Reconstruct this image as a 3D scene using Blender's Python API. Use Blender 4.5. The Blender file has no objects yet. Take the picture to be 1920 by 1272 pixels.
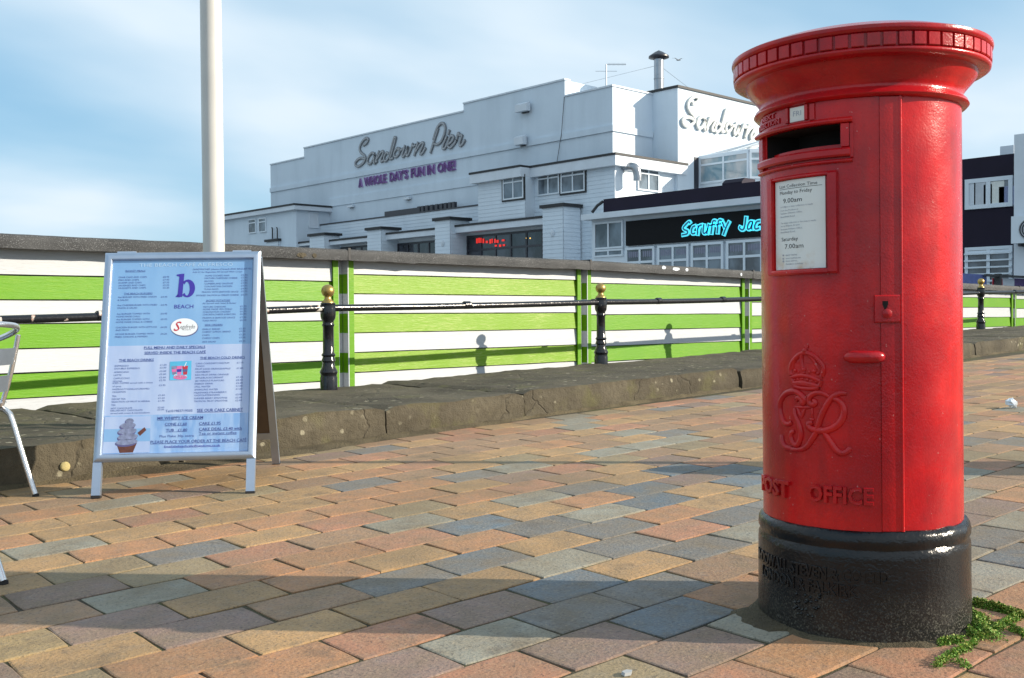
import bpy, math, random
import numpy as np
from mathutils import Vector, Matrix, noise
random.seed(11)
SC = bpy.context.scene
COL = SC.collection
rad = math.radians
# ------------------------------------------------------------------ camera, sky, sun, exposure
F, CX, CY, HC = 1943.0, 960.0, 636.0, 0.842
YAW, PITCH, ROLL = rad(42.9), math.atan(44 / 1943.0), 0.007
def _axes():
    fwd = np.array([0, math.cos(PITCH), -math.sin(PITCH)]); up = np.array([0, math.sin(PITCH), math.cos(PITCH)]); rt = np.array([1.0, 0, 0])
    c, s = math.cos(ROLL), math.sin(ROLL)
    R = c * rt - s * up; U = s * rt + c * up
    ca, sa = math.cos(YAW), math.sin(YAW)
    tw = lambda d: np.array([d[0] * ca + d[1] * sa, -d[0] * sa + d[1] * ca, d[2]])
    return tw(R), tw(U), tw(fwd)
CR, CU, CF = _axes()
cd = bpy.data.cameras.new('camera'); cam = bpy.data.objects.new('camera', cd); COL.objects.link(cam)
cam.matrix_world = Matrix(((CR[0], CU[0], -CF[0], 0), (CR[1], CU[1], -CF[1], 0), (CR[2], CU[2], -CF[2], HC), (0, 0, 0, 1)))
cd.sensor_width = 36; cd.lens = F / 1920 * 36; cd.clip_start = 0.05; cd.clip_end = 6000
SC.camera = cam
SUN_AZ, SUN_EL = rad(140.2), rad(22.8)
W = bpy.data.worlds.new("World"); SC.world = W; W.use_nodes = True
nt = W.node_tree; nt.nodes.clear()
def N(t, **k):
    n = nt.nodes.new(t)
    for a, b in k.items(): setattr(n, a, b)
    return n
sky = N('ShaderNodeTexSky', sky_type='NISHITA', sun_disc=False, sun_elevation=SUN_EL, sun_rotation=SUN_AZ, air_density=1.0, dust_density=0.6, ozone_density=3.5)
bg = N('ShaderNodeBackground'); bg.inputs['Strength'].default_value = 0.085
wo = N('ShaderNodeOutputWorld'); tc = N('ShaderNodeTexCoord'); sp = N('ShaderNodeSeparateXYZ')
ad = N('ShaderNodeMath', operation='ADD'); ad.inputs[1].default_value = 0.22
mx_ = N('ShaderNodeMath', operation='MAXIMUM'); mx_.inputs[1].default_value = 0.05
dv = N('ShaderNodeVectorMath', operation='DIVIDE'); cb = N('ShaderNodeCombineXYZ')
mp = N('ShaderNodeMapping'); mp.inputs['Rotation'].default_value = (0, 0, rad(25)); mp.inputs['Scale'].default_value = (0.75, 1.0, 1); mp.inputs['Location'].default_value = (1.1, 0.35, 0)
nz = N('ShaderNodeTexNoise'); nz.inputs['Scale'].default_value = 0.8; nz.inputs['Detail'].default_value = 5; nz.inputs['Roughness'].default_value = 0.42; nz.inputs['Distortion'].default_value = 0.2
rp = N('ShaderNodeValToRGB'); rp.color_ramp.elements[0].position = 0.37; rp.color_ramp.elements[0].color = (0.55,) * 3 + (1,); rp.color_ramp.elements[1].position = 0.56; rp.color_ramp.elements[1].color = (0.97,) * 3 + (1,)
mix = N('ShaderNodeMixRGB'); mix.inputs['Color2'].default_value = (5.7, 6.9, 7.7, 1)
L = nt.links.new
L(tc.outputs['Generated'], sp.inputs[0]); L(sp.outputs['Z'], mx_.inputs[0]); L(mx_.outputs[0], ad.inputs[0])
for i in range(3): L(ad.outputs[0], cb.inputs[i])
L(tc.outputs['Generated'], dv.inputs[0]); L(cb.outputs[0], dv.inputs[1]); L(dv.outputs[0], mp.inputs[0]); L(mp.outputs[0], nz.inputs['Vector'])
r2 = N('ShaderNodeValToRGB'); r2.color_ramp.elements[0].position = 0.36; r2.color_ramp.elements[0].color = (0.33, 0.64, 0.87, 1); r2.color_ramp.elements[1].position = 0.57; r2.color_ramp.elements[1].color = (0.72, 0.83, 0.92, 1)
sc_ = N('ShaderNodeVectorMath', operation='SCALE'); sc_.inputs['Scale'].default_value = 9.0; L(nz.outputs['Fac'], r2.inputs[0]); L(r2.outputs[0], sc_.inputs[0]); L(sc_.outputs[0], mix.inputs['Color2'])
L(nz.outputs['Fac'], rp.inputs[0]); L(rp.outputs[0], mix.inputs['Fac']); L(sky.outputs[0], mix.inputs['Color1']); L(mix.outputs[0], bg.inputs[0]); L(bg.outputs[0], wo.inputs[0])
sl = bpy.data.lights.new('sun', 'SUN'); sl.energy = 5.0; sl.angle = rad(0.5); sl.color = (1.0, 0.885, 0.72)
so = bpy.data.objects.new('sun', sl); COL.objects.link(so)
SDIR = Vector((math.sin(SUN_AZ) * math.cos(SUN_EL), math.cos(SUN_AZ) * math.cos(SUN_EL), math.sin(SUN_EL)))
so.rotation_euler = SDIR.to_track_quat('Z', 'Y').to_euler(); so.location = SDIR * 60
SC.view_settings.view_transform = 'Standard'; SC.view_settings.look = 'None'; SC.view_settings.gamma = 1; SC.view_settings.use_curve_mapping = False
SC.view_settings.exposure = 0.56
# ------------------------------------------------------------------ measuring helpers (real planes in the place)
def ray(x, y): return CF + CR * (x - CX) / F - CU * (y - CY) / F
def onX(x, y, X): d = ray(x, y); p = d * (X / d[0]); return Vector((p[0], p[1], p[2] + HC))
def onY(x, y, Y): d = ray(x, y); p = d * (Y / d[1]); return Vector((p[0], p[1], p[2] + HC))
SU, SV = 0.027, 0.01
def gz(x, y): return SU * x + SV * y
def onG(x, y): d = ray(x, y); p = d * (-HC / (d[2] - SU * d[0] - SV * d[1])); return Vector((p[0], p[1], p[2] + HC))
def proj(p):
    v = np.array([p[0], p[1], p[2] - HC]); z = v @ CF
    if z < 0.05: return None
    return CX + F * (v @ CR) / z, CY - F * (v @ CU) / z, z
# ------------------------------------------------------------------ materials
MATS = {}
class NT:
    def __init__(s, name):
        s.m = bpy.data.materials.new(name); s.m.use_nodes = True; s.t = s.m.node_tree; s.b = s.t.nodes['Principled BSDF']; MATS[name] = s.m
    def n(s, t, **k):
        x = s.t.nodes.new(t)
        for a, b in k.items():
            if a in ('operation', 'blend_type', 'feature', 'data_type', 'attribute_name', 'wave_type', 'bands_direction'): setattr(x, a, b)
            else: x.inputs[a].default_value = b
        return x
    def l(s, a, b): s.t.links.new(a, b)
    def pos(s, scale=(1, 1, 1)):
        g = s.t.nodes.new('ShaderNodeNewGeometry'); mp = s.t.nodes.new('ShaderNodeMapping'); mp.inputs['Scale'].default_value = scale
        s.l(g.outputs['Position'], mp.inputs['Vector']); return mp.outputs[0]
    def noise(s, scale, detail=3, rough=0.55, vec=None, dist=0):
        x = s.n('ShaderNodeTexNoise', Scale=scale, Detail=detail, Roughness=rough, Distortion=dist); s.l(vec or s.pos(), x.inputs['Vector']); return x.outputs['Fac']
    def ramp(s, fac, a, b, ca=(0, 0, 0), cb=(1, 1, 1)):
        r = s.t.nodes.new('ShaderNodeValToRGB'); e = r.color_ramp.elements
        e[0].position = a; e[1].position = b; e[0].color = tuple(ca) + (1,); e[1].color = tuple(cb) + (1,); s.l(fac, r.inputs[0]); return r.outputs[0]
    def mix(s, fac, a, b, mode='MIX'):
        x = s.t.nodes.new('ShaderNodeMixRGB'); x.blend_type = mode
        for i, v in (('Fac', fac), ('Color1', a), ('Color2', b)):
            if isinstance(v, tuple): x.inputs[i].default_value = v + (1,)
            elif isinstance(v, (int, float)): x.inputs[i].default_value = v
            else: s.l(v, x.inputs[i])
        return x.outputs[0]
    def math(s, op, a, b=0.0):
        x = s.t.nodes.new('ShaderNodeMath'); x.operation = op
        for i, v in ((0, a), (1, b)):
            if isinstance(v, (int, float)): x.inputs[i].default_value = v
            else: s.l(v, x.inputs[i])
        return x.outputs[0]
    def z(s):
        g = s.t.nodes.new('ShaderNodeNewGeometry'); x = s.t.nodes.new('ShaderNodeSeparateXYZ'); s.l(g.outputs['Position'], x.inputs[0]); return x.outputs[2]
    def col(s, c):
        if isinstance(c, tuple): s.b.inputs['Base Color'].default_value = c + (1,)
        else: s.l(c, s.b.inputs['Base Color'])
    def rough(s, r):
        if isinstance(r, (int, float)): s.b.inputs['Roughness'].default_value = r
        else: s.l(r, s.b.inputs['Roughness'])
    def bump(s, h, strength=0.3, dist=0.01):
        b = s.n('ShaderNodeBump', Strength=strength, Distance=dist); s.l(h, b.inputs['Height']); s.l(b.outputs[0], s.b.inputs['Normal'])
def plain(name, c, rough=0.5, metal=0.0, var=0.12, scale=8, emit=0, bumpy=0, spec=None):
    m = NT(name); d = tuple(max(0, x * (1 - var * 2)) for x in c)
    m.col(m.mix(m.ramp(m.noise(scale, 5), 0.3, 0.7), d, c)); m.rough(rough); m.b.inputs['Metallic'].default_value = metal
    if emit: m.b.inputs['Emission Color'].default_value = c + (1,); m.b.inputs['Emission Strength'].default_value = emit
    if bumpy: m.bump(m.noise(scale * 6, 4), bumpy, 0.004)
    if spec is not None: m.b.inputs['Specular IOR Level'].default_value = spec
    return m.m
# red enamel on cast iron
def red_mat():
    m = NT('red_enamel')
    big = m.noise(5, 4); st = m.noise(14, 4, vec=m.pos((1, 1, 0.12)))
    c = m.mix(m.ramp(big, 0.35, 0.7), (0.36, 0.005, 0.010), (0.68, 0.011, 0.010))
    c = m.mix(m.math('MULTIPLY', m.ramp(st, 0.50, 0.76), 0.55), c, (0.16, 0.012, 0.014))
    c = m.mix(m.math('MULTIPLY', m.ramp(m.noise(3.1, 6, 0.68), 0.47, 0.66), 0.5), c, (0.27, 0.008, 0.016))
    c = m.mix(m.math('MULTIPLY', m.ramp(m.noise(60, 4, 0.6), 0.58, 0.72), 0.22), c, (0.12, 0.012, 0.012))
    chips = m.ramp(m.noise(95, 2), 0.735, 0.76)
    c = m.mix(m.math('MULTIPLY', chips, 0.5), c, (0.55, 0.30, 0.28))
    m.col(c); m.rough(m.ramp(m.noise(9, 4), 0.3, 0.75, (0.16,) * 3, (0.34,) * 3))
    h = m.math('ADD', m.math('MULTIPLY', m.noise(34, 3), 1.0), m.math('MULTIPLY', m.noise(190, 2), 0.7))
    m.bump(h, 0.26, 0.003); m.b.inputs['Specular IOR Level'].default_value = 0.34; m.b.inputs['Coat Weight'].default_value = 0.12; m.b.inputs['Coat Roughness'].default_value = 0.12
    return m.m
RED = red_mat()
def black_iron():
    m = NT('black_plinth_paint')
    h = m.z(); sp = m.ramp(m.noise(210, 2), 0.52, 0.70); big = m.noise(11, 4)
    low = m.ramp(m.math('ADD', h, m.math('MULTIPLY', big, 0.14)), 0.10, 0.28, (1, 1, 1), (0.0, 0.0, 0.0))
    f = m.math('MULTIPLY', low, m.math('ADD', m.math('MULTIPLY', sp, 0.75), 0.10))
    m.col(m.mix(f, (0.006, 0.0065, 0.008), (0.15, 0.14, 0.105))); m.rough(m.ramp(f, 0.0, 0.5, (0.22,) * 3, (0.8,) * 3)); m.b.inputs['Specular IOR Level'].default_value = 0.4
    m.bump(m.math('ADD', m.noise(30, 3), m.math('MULTIPLY', m.noise(140, 2), 0.5)), 0.45, 0.005); return m.m
PLINTH = black_iron()
def rail_paint(name, amt):
    m = NT(name); p = m.ramp(m.noise(17, 3, 0.4), 0.66 - amt, 0.675 - amt); rust = m.noise(30, 3)
    under = m.mix(m.ramp(rust, 0.45, 0.6), (0.5, 0.48, 0.44), (0.22, 0.09, 0.05))
    m.col(m.mix(p, (0.010, 0.011, 0.014), under)); m.rough(m.ramp(p, 0, 1, (0.16,) * 3, (0.7,) * 3)); m.bump(m.noise(45, 3), 0.35, 0.004); return m.m
RAILM, RAILCHIP = rail_paint('black_gloss_paint', -0.12), rail_paint('chipped_black_paint', 0.05)
def wood_paint(name, c, c2, amt):
    m = NT(name); g = m.noise(6, 5, 0.6, vec=m.pos((1.2, 1, 22)), dist=1.6); w = m.noise(2.2, 4)
    f = m.math('MULTIPLY', m.ramp(g, 0.48, 0.72), m.ramp(w, 0.40, 0.66))
    m.col(m.mix(m.math('MULTIPLY', f, amt), c, c2)); m.rough(0.42); m.b.inputs['Specular IOR Level'].default_value = 0.3; m.bump(g, 0.6, 0.003); return m.m
GREEN = wood_paint('lime_green_gloss', (0.100, 0.275, 0.0), (0.20, 0.35, 0.02), 0.85)
GREENSHEEN = wood_paint('sun_sheen_green', (0.155, 0.305, 0.002), (0.42, 0.47, 0.17), 1.0)  # sun reflection on one panel's gloss, painted in as yellower green and pale streaks
WHITEW = wood_paint('white_gloss_board', (0.47, 0.495, 0.525), (0.35, 0.37, 0.40), 0.9)
def felt():
    m = NT('mineral_felt'); s = m.noise(240, 2); b = m.noise(3.5, 5)
    c = m.mix(m.ramp(b, 0.35, 0.65), (0.020, 0.022, 0.025), (0.046, 0.048, 0.051))
    c = m.mix(m.ramp(s, 0.60, 0.70), c, (0.30, 0.31, 0.32)); m.col(c); m.rough(0.75); m.bump(s, 0.6, 0.004); return m.m
FELT = felt()
def concrete():
    m = NT('weathered_concrete'); b = m.noise(1.6, 6, 0.62); s = m.noise(24, 5, 0.65); fine = m.noise(130, 3)
    c = m.mix(m.ramp(b, 0.32, 0.68), (0.036, 0.029, 0.017), (0.112, 0.095, 0.063))
    c = m.mix(m.math('MULTIPLY', m.ramp(s, 0.42, 0.70), 0.55), c, (0.045, 0.037, 0.022))
    c = m.mix(m.math('MULTIPLY', m.ramp(m.noise(5, 4), 0.55, 0.72), 0.5), c, (0.11, 0.105, 0.035))
    v = m.n('ShaderNodeTexVoronoi', Scale=13.0); m.l(m.pos(), v.inputs['Vector'])
    lw = m.math('ADD', v.outputs['Distance'], m.math('MULTIPLY', m.noise(40, 3), 0.25))
    li = m.math('MULTIPLY', m.ramp(lw, 0.28, 0.35, (1, 1, 1), (0, 0, 0)), m.ramp(m.noise(2.6, 3), 0.47, 0.56))
    c = m.mix(m.math('MULTIPLY', li, 0.45), c, (0.46, 0.43, 0.31))
    cv = m.n('ShaderNodeTexVoronoi', feature='DISTANCE_TO_EDGE', Scale=1.35); dn = m.n('ShaderNodeTexNoise', Scale=3.0, Detail=4); m.l(m.pos(), dn.inputs['Vector']); wv = m.mix(0.30, m.pos(), dn.outputs['Color']); m.l(wv, cv.inputs['Vector'])
    ck = m.ramp(cv.outputs['Distance'], 0.002, 0.010, (1, 1, 1), (0, 0, 0)); c = m.mix(m.math('MULTIPLY', ck, 0.28), c, (0.02, 0.016, 0.010)); m.col(c); m.rough(0.9); s = m.math('SUBTRACT', s, m.math('MULTIPLY', ck, 0.5))
    m.bump(m.math('ADD', m.math('MULTIPLY', s, 1.0), m.math('MULTIPLY', fine, 0.5)), 0.9, 0.012); return m.m
CONC = concrete()
def brick_m():
    m = NT('brick_paver'); a = m.n('ShaderNodeVertexColor'); a.layer_name = 'Col'
    b = m.noise(9, 4); f = m.noise(125, 4, 0.65); f2 = m.noise(75, 2)
    c = m.mix(m.ramp(b, 0.35, 0.7), a.outputs['Color'], m.mix(0.62, a.outputs['Color'], (0.20, 0.155, 0.10)))
    c = m.mix(m.math('MULTIPLY', m.ramp(m.noise(26, 4, 0.65), 0.50, 0.68), 0.42), c, m.mix(0.55, a.outputs['Color'], (0.17, 0.18, 0.18)))
    c = m.mix(m.math('MULTIPLY', m.ramp(f, 0.55, 0.66), 0.60), c, (0.05, 0.042, 0.038))
    c = m.mix(m.math('MULTIPLY', m.ramp(f, 0.30, 0.44, (1, 1, 1), (0, 0, 0)), 0.40), c, (0.50, 0.38, 0.24))
    c = m.mix(m.math('MULTIPLY', m.ramp(m.noise(1.7, 6, 0.6), 0.48, 0.70), 0.5), c, (0.17, 0.12, 0.062)); c = m.mix(m.math('MULTIPLY', m.ramp(m.noise(6, 6, 0.7), 0.56, 0.68), 0.45), c, (0.10, 0.075, 0.052)); m.col(c)
    m.rough(m.ramp(b, 0.3, 0.7, (0.62,) * 3, (0.85,) * 3)); m.bump(m.math('ADD', f, f2), 0.55, 0.004); return m.m
BRICK = brick_m()
def sand_m():
    m = NT('joint_sand'); b = m.noise(4, 4); f = m.noise(180, 3)
    c = m.mix(m.ramp(b, 0.4, 0.62), (0.042, 0.033, 0.020), (0.070, 0.068, 0.022)); c = m.mix(m.math('MULTIPLY', m.ramp(f, 0.5, 0.7), 0.5), c, (0.13, 0.11, 0.07)); m.col(c); m.rough(0.95); m.bump(f, 0.8, 0.005); return m.m
SAND = sand_m()
def silt_m():
    m = NT('silt'); f = m.noise(90, 4, 0.65); b = m.noise(6, 4)
    c = m.mix(m.ramp(b, 0.35, 0.65), (0.060, 0.046, 0.025), (0.13, 0.105, 0.06)); m.col(m.mix(m.math('MULTIPLY', m.ramp(f, 0.5, 0.7), 0.6), c, (0.05, 0.04, 0.02))); m.rough(0.95); m.bump(f, 1.0, 0.012); return m.m
SILT = silt_m()
def stucco(name, c, d):
    m = NT(name); s = m.noise(0.9, 5, 0.6, vec=m.pos((1, 1, 0.18))); b = m.noise(0.35, 4)
    x = m.mix(m.math('MULTIPLY', m.ramp(s, 0.45, 0.75), 0.55), c, d); x = m.mix(m.math('MULTIPLY', m.ramp(b, 0.45, 0.7), 0.35), x, d); m.col(x); m.rough(0.7); m.bump(m.noise(7, 4), 0.25, 0.02); return m.m
RENDER = stucco('white_render', (0.62, 0.71, 0.80), (0.47, 0.55, 0.63))
def clap():
    m = NT('white_clapboard'); w = m.n('ShaderNodeTexNoise', Scale=5.0); m.l(m.pos((1,1,6)), w.inputs['Vector'])
    if 0: w = m.n('ShaderNodeTexWave', Scale=1.7, Distortion=0.0); w.wave_type = 'BANDS'; w.bands_direction = 'Z'; w.wave_profile = 'SAW'; m.l(m.pos(), w.inputs['Vector'])
    s = m.noise(1.1, 5, 0.6, vec=m.pos((1, 1, 0.3)))
    m.col(m.mix(m.math('MULTIPLY', m.ramp(s, 0.45, 0.75), 0.4), (0.63, 0.71, 0.79), (0.48, 0.54, 0.60))); m.rough(0.55); m.bump(w.outputs['Fac'], 0.3, 0.02); return m.m
CLAP = clap()
WHITEP = plain('white_paint', (0.66, 0.72, 0.79), 0.45, var=0.06, scale=2)
UPVC = plain('white_upvc', (0.68, 0.75, 0.82), 0.35, var=0.03, scale=3)
BLACKT = plain('black_roof_edge', (0.02, 0.022, 0.026), 0.6)
PURPLE = plain('aubergine_cladding', (0.016, 0.011, 0.027), 0.6, scale=1.5, spec=0.2)
SIGNBLK = plain('black_sign_board', (0.006, 0.007, 0.009), 0.6, var=0.1, spec=0.15)
DKFRAME = plain('dark_window_frame', (0.03, 0.032, 0.045), 0.4)
def glass(name, c, r=0.06):
    m = NT(name); m.col(m.mix(m.ramp(m.noise(0.9, 4, vec=m.pos((1, 1, 0.7))), 0.42, 0.58), c, tuple(min(0.5, x * 3.2) for x in c))); m.rough(r); m.b.inputs['Specular IOR Level'].default_value = 0.6; m.bump(m.noise(0.7, 2), 0.06, 0.05); return m.m
GLASS, DKGLASS, PALEGLASS = glass('window_glass', (0.055, 0.07, 0.085)), glass('dark_window_glass', (0.018, 0.02, 0.026)), glass('conservatory_glass', (0.19, 0.30, 0.36))
ALU = plain('brushed_aluminium', (0.74, 0.76, 0.79), 0.27, 0.9, var=0.05, scale=30)
SNAP = plain('anodised_frame', (0.42, 0.50, 0.62), 0.36, 0.8, var=0.04, scale=20)
STEEL = plain('galvanised_steel', (0.40, 0.42, 0.45), 0.3, 0.9, var=0.12, scale=3)
BRASS = plain('gold_paint', (0.47, 0.33, 0.11), 0.36, 0.75, var=0.18, scale=25, bumpy=0.2)
POLE = plain('white_pole_paint', (0.58, 0.58, 0.56), 0.35, var=0.06, scale=4)
SLATM = plain('shade_toned_slat', (0.24, 0.29, 0.36), 0.45, 0.6, var=0.05, scale=20)  # shade on the chair back put into the metal colour, darker than the tubes
RUBBER = plain('black_rubber', (0.015, 0.015, 0.016), 0.7)
DARK = plain('dark_inside', (0.004, 0.003, 0.003), 0.9)
HARDB = plain('brown_hardboard', (0.11, 0.075, 0.045), 0.7, scale=20)
PAPER = plain('yellowed_notice', (0.74, 0.76, 0.72), 0.3, var=0.05, scale=14)
def notice():
    m = NT('stained_notice'); z = m.z(); b = m.noise(22, 4)
    f = m.math('MULTIPLY', m.ramp(b, 0.45, 0.66), m.ramp(z, 0.930, 1.06, (1, 1, 1), (0.05,) * 3)); m.col(m.mix(f, (0.72, 0.76, 0.75), (0.50, 0.31, 0.13))); m.rough(0.2); return m.m
NOTICE = notice()
INK = plain('black_print', (0.02, 0.022, 0.03), 0.5, var=0)
NAVY = plain('navy_print', (0.06, 0.10, 0.34), 0.5, var=0)
INDIGO = plain('indigo_print', (0.045, 0.030, 0.36), 0.5, var=0)
WHITEPR = plain('white_print', (0.82, 0.86, 0.9), 0.5, var=0)
HEADPR = plain('pale_heading_print', (0.42, 0.62, 0.84), 0.5, var=0)
VIOLCUR = plain('lace_curtain', (0.24, 0.25, 0.34), 0.8)
FADE = plain('grey_print', (0.33, 0.36, 0.42), 0.5, var=0)
REDPR = plain('red_print', (0.50, 0.03, 0.05), 0.5, var=0)
PINKPR = plain('pink_print', (0.72, 0.16, 0.40), 0.5, var=0)
CYANPR = plain('sky_blue_print', (0.10, 0.52, 0.82), 0.5, var=0.1)
BROWNPR = plain('wafer_brown_print', (0.14, 0.045, 0.03), 0.5, var=0.2, scale=60)
CREAMPR = plain('ice_cream_print', (0.27, 0.32, 0.52), 0.5, var=0.25, scale=50)
VIOLPR = plain('violet_shadow_print', (0.11, 0.11, 0.27), 0.5, var=0.1)
def poster(name, c, d, sc=(9, 9, 1.5)):
    m = NT(name); m.col(m.mix(m.ramp(m.noise(1.0, 3, vec=m.pos(sc)), 0.35, 0.7), c, d)); m.rough(0.16); m.b.inputs['Coat Weight'].default_value = 0.5; m.b.inputs['Coat Roughness'].default_value = 0.06; return m.m
PBLUE, PPALE, PSEA = poster('poster_blue', (0.19, 0.39, 0.69), (0.24, 0.45, 0.74)), poster('poster_pale_blue', (0.34, 0.46, 0.74), (0.47, 0.58, 0.80)), poster('poster_water', (0.19, 0.37, 0.70), (0.36, 0.52, 0.79), (26, 26, 3))
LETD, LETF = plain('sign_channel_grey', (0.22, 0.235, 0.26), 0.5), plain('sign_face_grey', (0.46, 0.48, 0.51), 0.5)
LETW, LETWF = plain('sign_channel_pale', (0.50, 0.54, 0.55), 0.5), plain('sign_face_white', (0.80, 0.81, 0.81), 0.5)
MAG, MAGE = plain('purple_letter_face', (0.115, 0.018, 0.20), 0.4), plain('lilac_letter_edge', (0.42, 0.26, 0.55), 0.5)
NEON, NEONC = plain('neon_tube_cyan', (0.10, 0.78, 0.95), 0.4, var=0, emit=0.5), plain('cyan_letter_core', (0.012, 0.22, 0.36), 0.4, var=0)
NEONR = plain('red_led', (0.9, 0.03, 0.02), 0.4, var=0, emit=0.45)
LAMPY = plain('amber_lamp', (1.0, 0.62, 0.15), 0.4, var=0, emit=1.5)
LEAF, LEAF2 = plain('moss_green', (0.15, 0.32, 0.025), 0.7, var=0.25, scale=60), plain('moss_yellow_tip', (0.36, 0.42, 0.08), 0.7, var=0.2, scale=60)
LICH = plain('yellow_lichen', (0.52, 0.44, 0.20), 0.9, var=0.2, scale=40, bumpy=0.5)
BLUEB, REDB, PURB = plain('blue_banner', (0.12, 0.16, 0.42), 0.5), plain('red_banner', (0.5, 0.03, 0.06), 0.5), plain('purple_banner', (0.09, 0.04, 0.18), 0.5)
def sea_m():
    m = NT('sea_water'); m.col((0.02, 0.07, 0.09)); m.rough(0.15); m.bump(m.noise(0.6, 4), 0.4, 0.2); return m.m
SEA = sea_m()
DECK = plain('terrace_concrete', (0.27, 0.26, 0.24), 0.9, scale=1)
# ------------------------------------------------------------------ mesh builder
class MB:
    def __init__(s): s.v = []; s.f = []; s.m = []
    def add(s, vs, fs, mi=0):
        o = len(s.v); s.v += [Vector(v) for v in vs]; s.f += [tuple(i + o for i in f) for f in fs]; s.m += [mi] * len(fs); return s
    def box(s, lo, hi, mi=0):
        (a, b, c), (d, e, f) = lo, hi
        if a > d: a, d = d, a
        if b > e: b, e = e, b
        if c > f: c, f = f, c
        return s.add([(a, b, c), (d, b, c), (d, e, c), (a, e, c), (a, b, f), (d, b, f), (d, e, f), (a, e, f)], [(0, 3, 2, 1), (4, 5, 6, 7), (0, 1, 5, 4), (1, 2, 6, 5), (2, 3, 7, 6), (3, 0, 4, 7)], mi)
    def fbox(s, fn, lo, hi, mi=0):  # box in a mapped frame
        t = MB().box(lo, hi); return s.add([fn(*v) for v in t.v], t.f, mi)
    def prism(s, poly, d, mi=0):
        n = len(poly); d = Vector(d); p = [Vector(q) for q in poly]
        return s.add(p + [q + d for q in p], [tuple(range(n - 1, -1, -1)), tuple(range(n, 2 * n))] + [(i, (i + 1) % n, n + (i + 1) % n, n + i) for i in range(n)], mi)
    def lathe(s, prof, c, n=32, mi=0, a0=0, a1=360):
        full = abs(a1 - a0 - 360) < 1e-6; m = n if full else n + 1; vs = []
        for i in range(m):
            a = rad(a0 + (a1 - a0) * i / n)
            for r, z in prof: vs.append((c[0] + r * math.cos(a), c[1] + r * math.sin(a), c[2] + z))
        k = len(prof); fs = []
        for i in range(n):
            j = (i + 1) % m
            for q in range(k - 1): fs.append((i * k + q, j * k + q, j * k + q + 1, i * k + q + 1))
        return s.add(vs, fs, mi)
    def tube(s, pts, r, n=8, mi=0, cap=True, squash=None):
        pts = [Vector(p) for p in pts]; rs = r if isinstance(r, (list, tuple)) else [r] * len(pts); vs = []; up = None
        for i, p in enumerate(pts):
            t = (pts[min(i + 1, len(pts) - 1)] - pts[max(i - 1, 0)]).normalized()
            if up is None: up = Vector((0, 0, 1)) if abs(t.z) < 0.9 else Vector((1, 0, 0))
            a = (up - t * up.dot(t)).normalized(); b = t.cross(a); up = a
            for j in range(n):
                q = 2 * math.pi * j / n; vs.append(p + (a * math.cos(q) + b * math.sin(q)) * rs[i])
        fs = [(i * n + j, i * n + (j + 1) % n, (i + 1) * n + (j + 1) % n, (i + 1) * n + j) for i in range(len(pts) - 1) for j in range(n)]
        if cap: fs += [tuple(range(n - 1, -1, -1)), tuple((len(pts) - 1) * n + j for j in range(n))]
        return s.add(vs, fs, mi)
    def ribbon(s, pts, w, d0, d1, fn, mi=0):
        P = [Vector((p[0], p[1])) for p in pts]; n = len(P); ls, rs = [], []
        ws = w if isinstance(w, (list, tuple)) else [w] * n
        for i in range(n):
            t = (P[min(i + 1, n - 1)] - P[max(i - 1, 0)]); t = t.normalized() if t.length > 1e-9 else Vector((1, 0)); q = Vector((-t.y, t.x)) * ws[i] / 2
            e = t * ws[i] * 0.35 * (-1 if i == 0 else (1 if i == n - 1 else 0)); ls.append(P[i] + q + e); rs.append(P[i] - q + e)
        vs = []
        for i in range(n): vs += [fn(ls[i].x, ls[i].y, d1), fn(rs[i].x, rs[i].y, d1), fn(rs[i].x, rs[i].y, d0), fn(ls[i].x, ls[i].y, d0)]
        fs = []
        for i in range(n - 1):
            a, b = 4 * i, 4 * i + 4
            for k in range(4): fs.append((a + k, a + (k + 1) % 4, b + (k + 1) % 4, b + k))
        fs += [(0, 3, 2, 1), (4 * n - 4, 4 * n - 3, 4 * n - 2, 4 * n - 1)]
        return s.add(vs, fs, mi)
    def merge(s, o, mi=None):
        k = len(s.v); s.v += o.v; s.f += [tuple(i + k for i in f) for f in o.f]; s.m += o.m if mi is None else [mi] * len(o.f); return s
    def build(s, name, mats, parent=None, smooth=None, loc=None):
        if not isinstance(mats, (list, tuple)): mats = [mats]
        if parent is not None: o = WL[parent.name]
        elif loc is not None: o = Vector(loc)
        else:
            xs = [v.x for v in s.v]; ys = [v.y for v in s.v]; o = Vector(((min(xs) + max(xs)) / 2, (min(ys) + max(ys)) / 2, min(v.z for v in s.v)))
        me = bpy.data.meshes.new(name); me.from_pydata([v - o for v in s.v], [], s.f)
        for m in mats: me.materials.append(m)
        if len(mats) > 1: me.polygons.foreach_set('material_index', s.m)
        if smooth:
            me.polygons.foreach_set('use_smooth', [True] * len(s.f)); me.set_sharp_from_angle(angle=rad(smooth))
        me.update(); ob = bpy.data.objects.new(name, me); COL.objects.link(ob)
        if parent is not None: ob.parent = parent
        else: ob.location = o
        WL[ob.name] = o; return ob
WL = {}
def fixn(me):
    import bmesh
    b = bmesh.new(); b.from_mesh(me); bmesh.ops.recalc_face_normals(b, faces=b.faces); b.to_mesh(me); b.free()
def thing(name, loc, label, cat, group=None, kind=None):
    o = bpy.data.objects.new(name, None); o.empty_display_size = 0.1; o.location = loc; COL.objects.link(o); WL[o.name] = Vector(loc); return tag(o, label, cat, group, kind)
def tag(o, label=None, cat=None, group=None, kind=None):
    if label: o['label'] = label
    if cat: o['category'] = cat
    if group: o['group'] = group
    if kind: o['kind'] = kind
    return o
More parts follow.
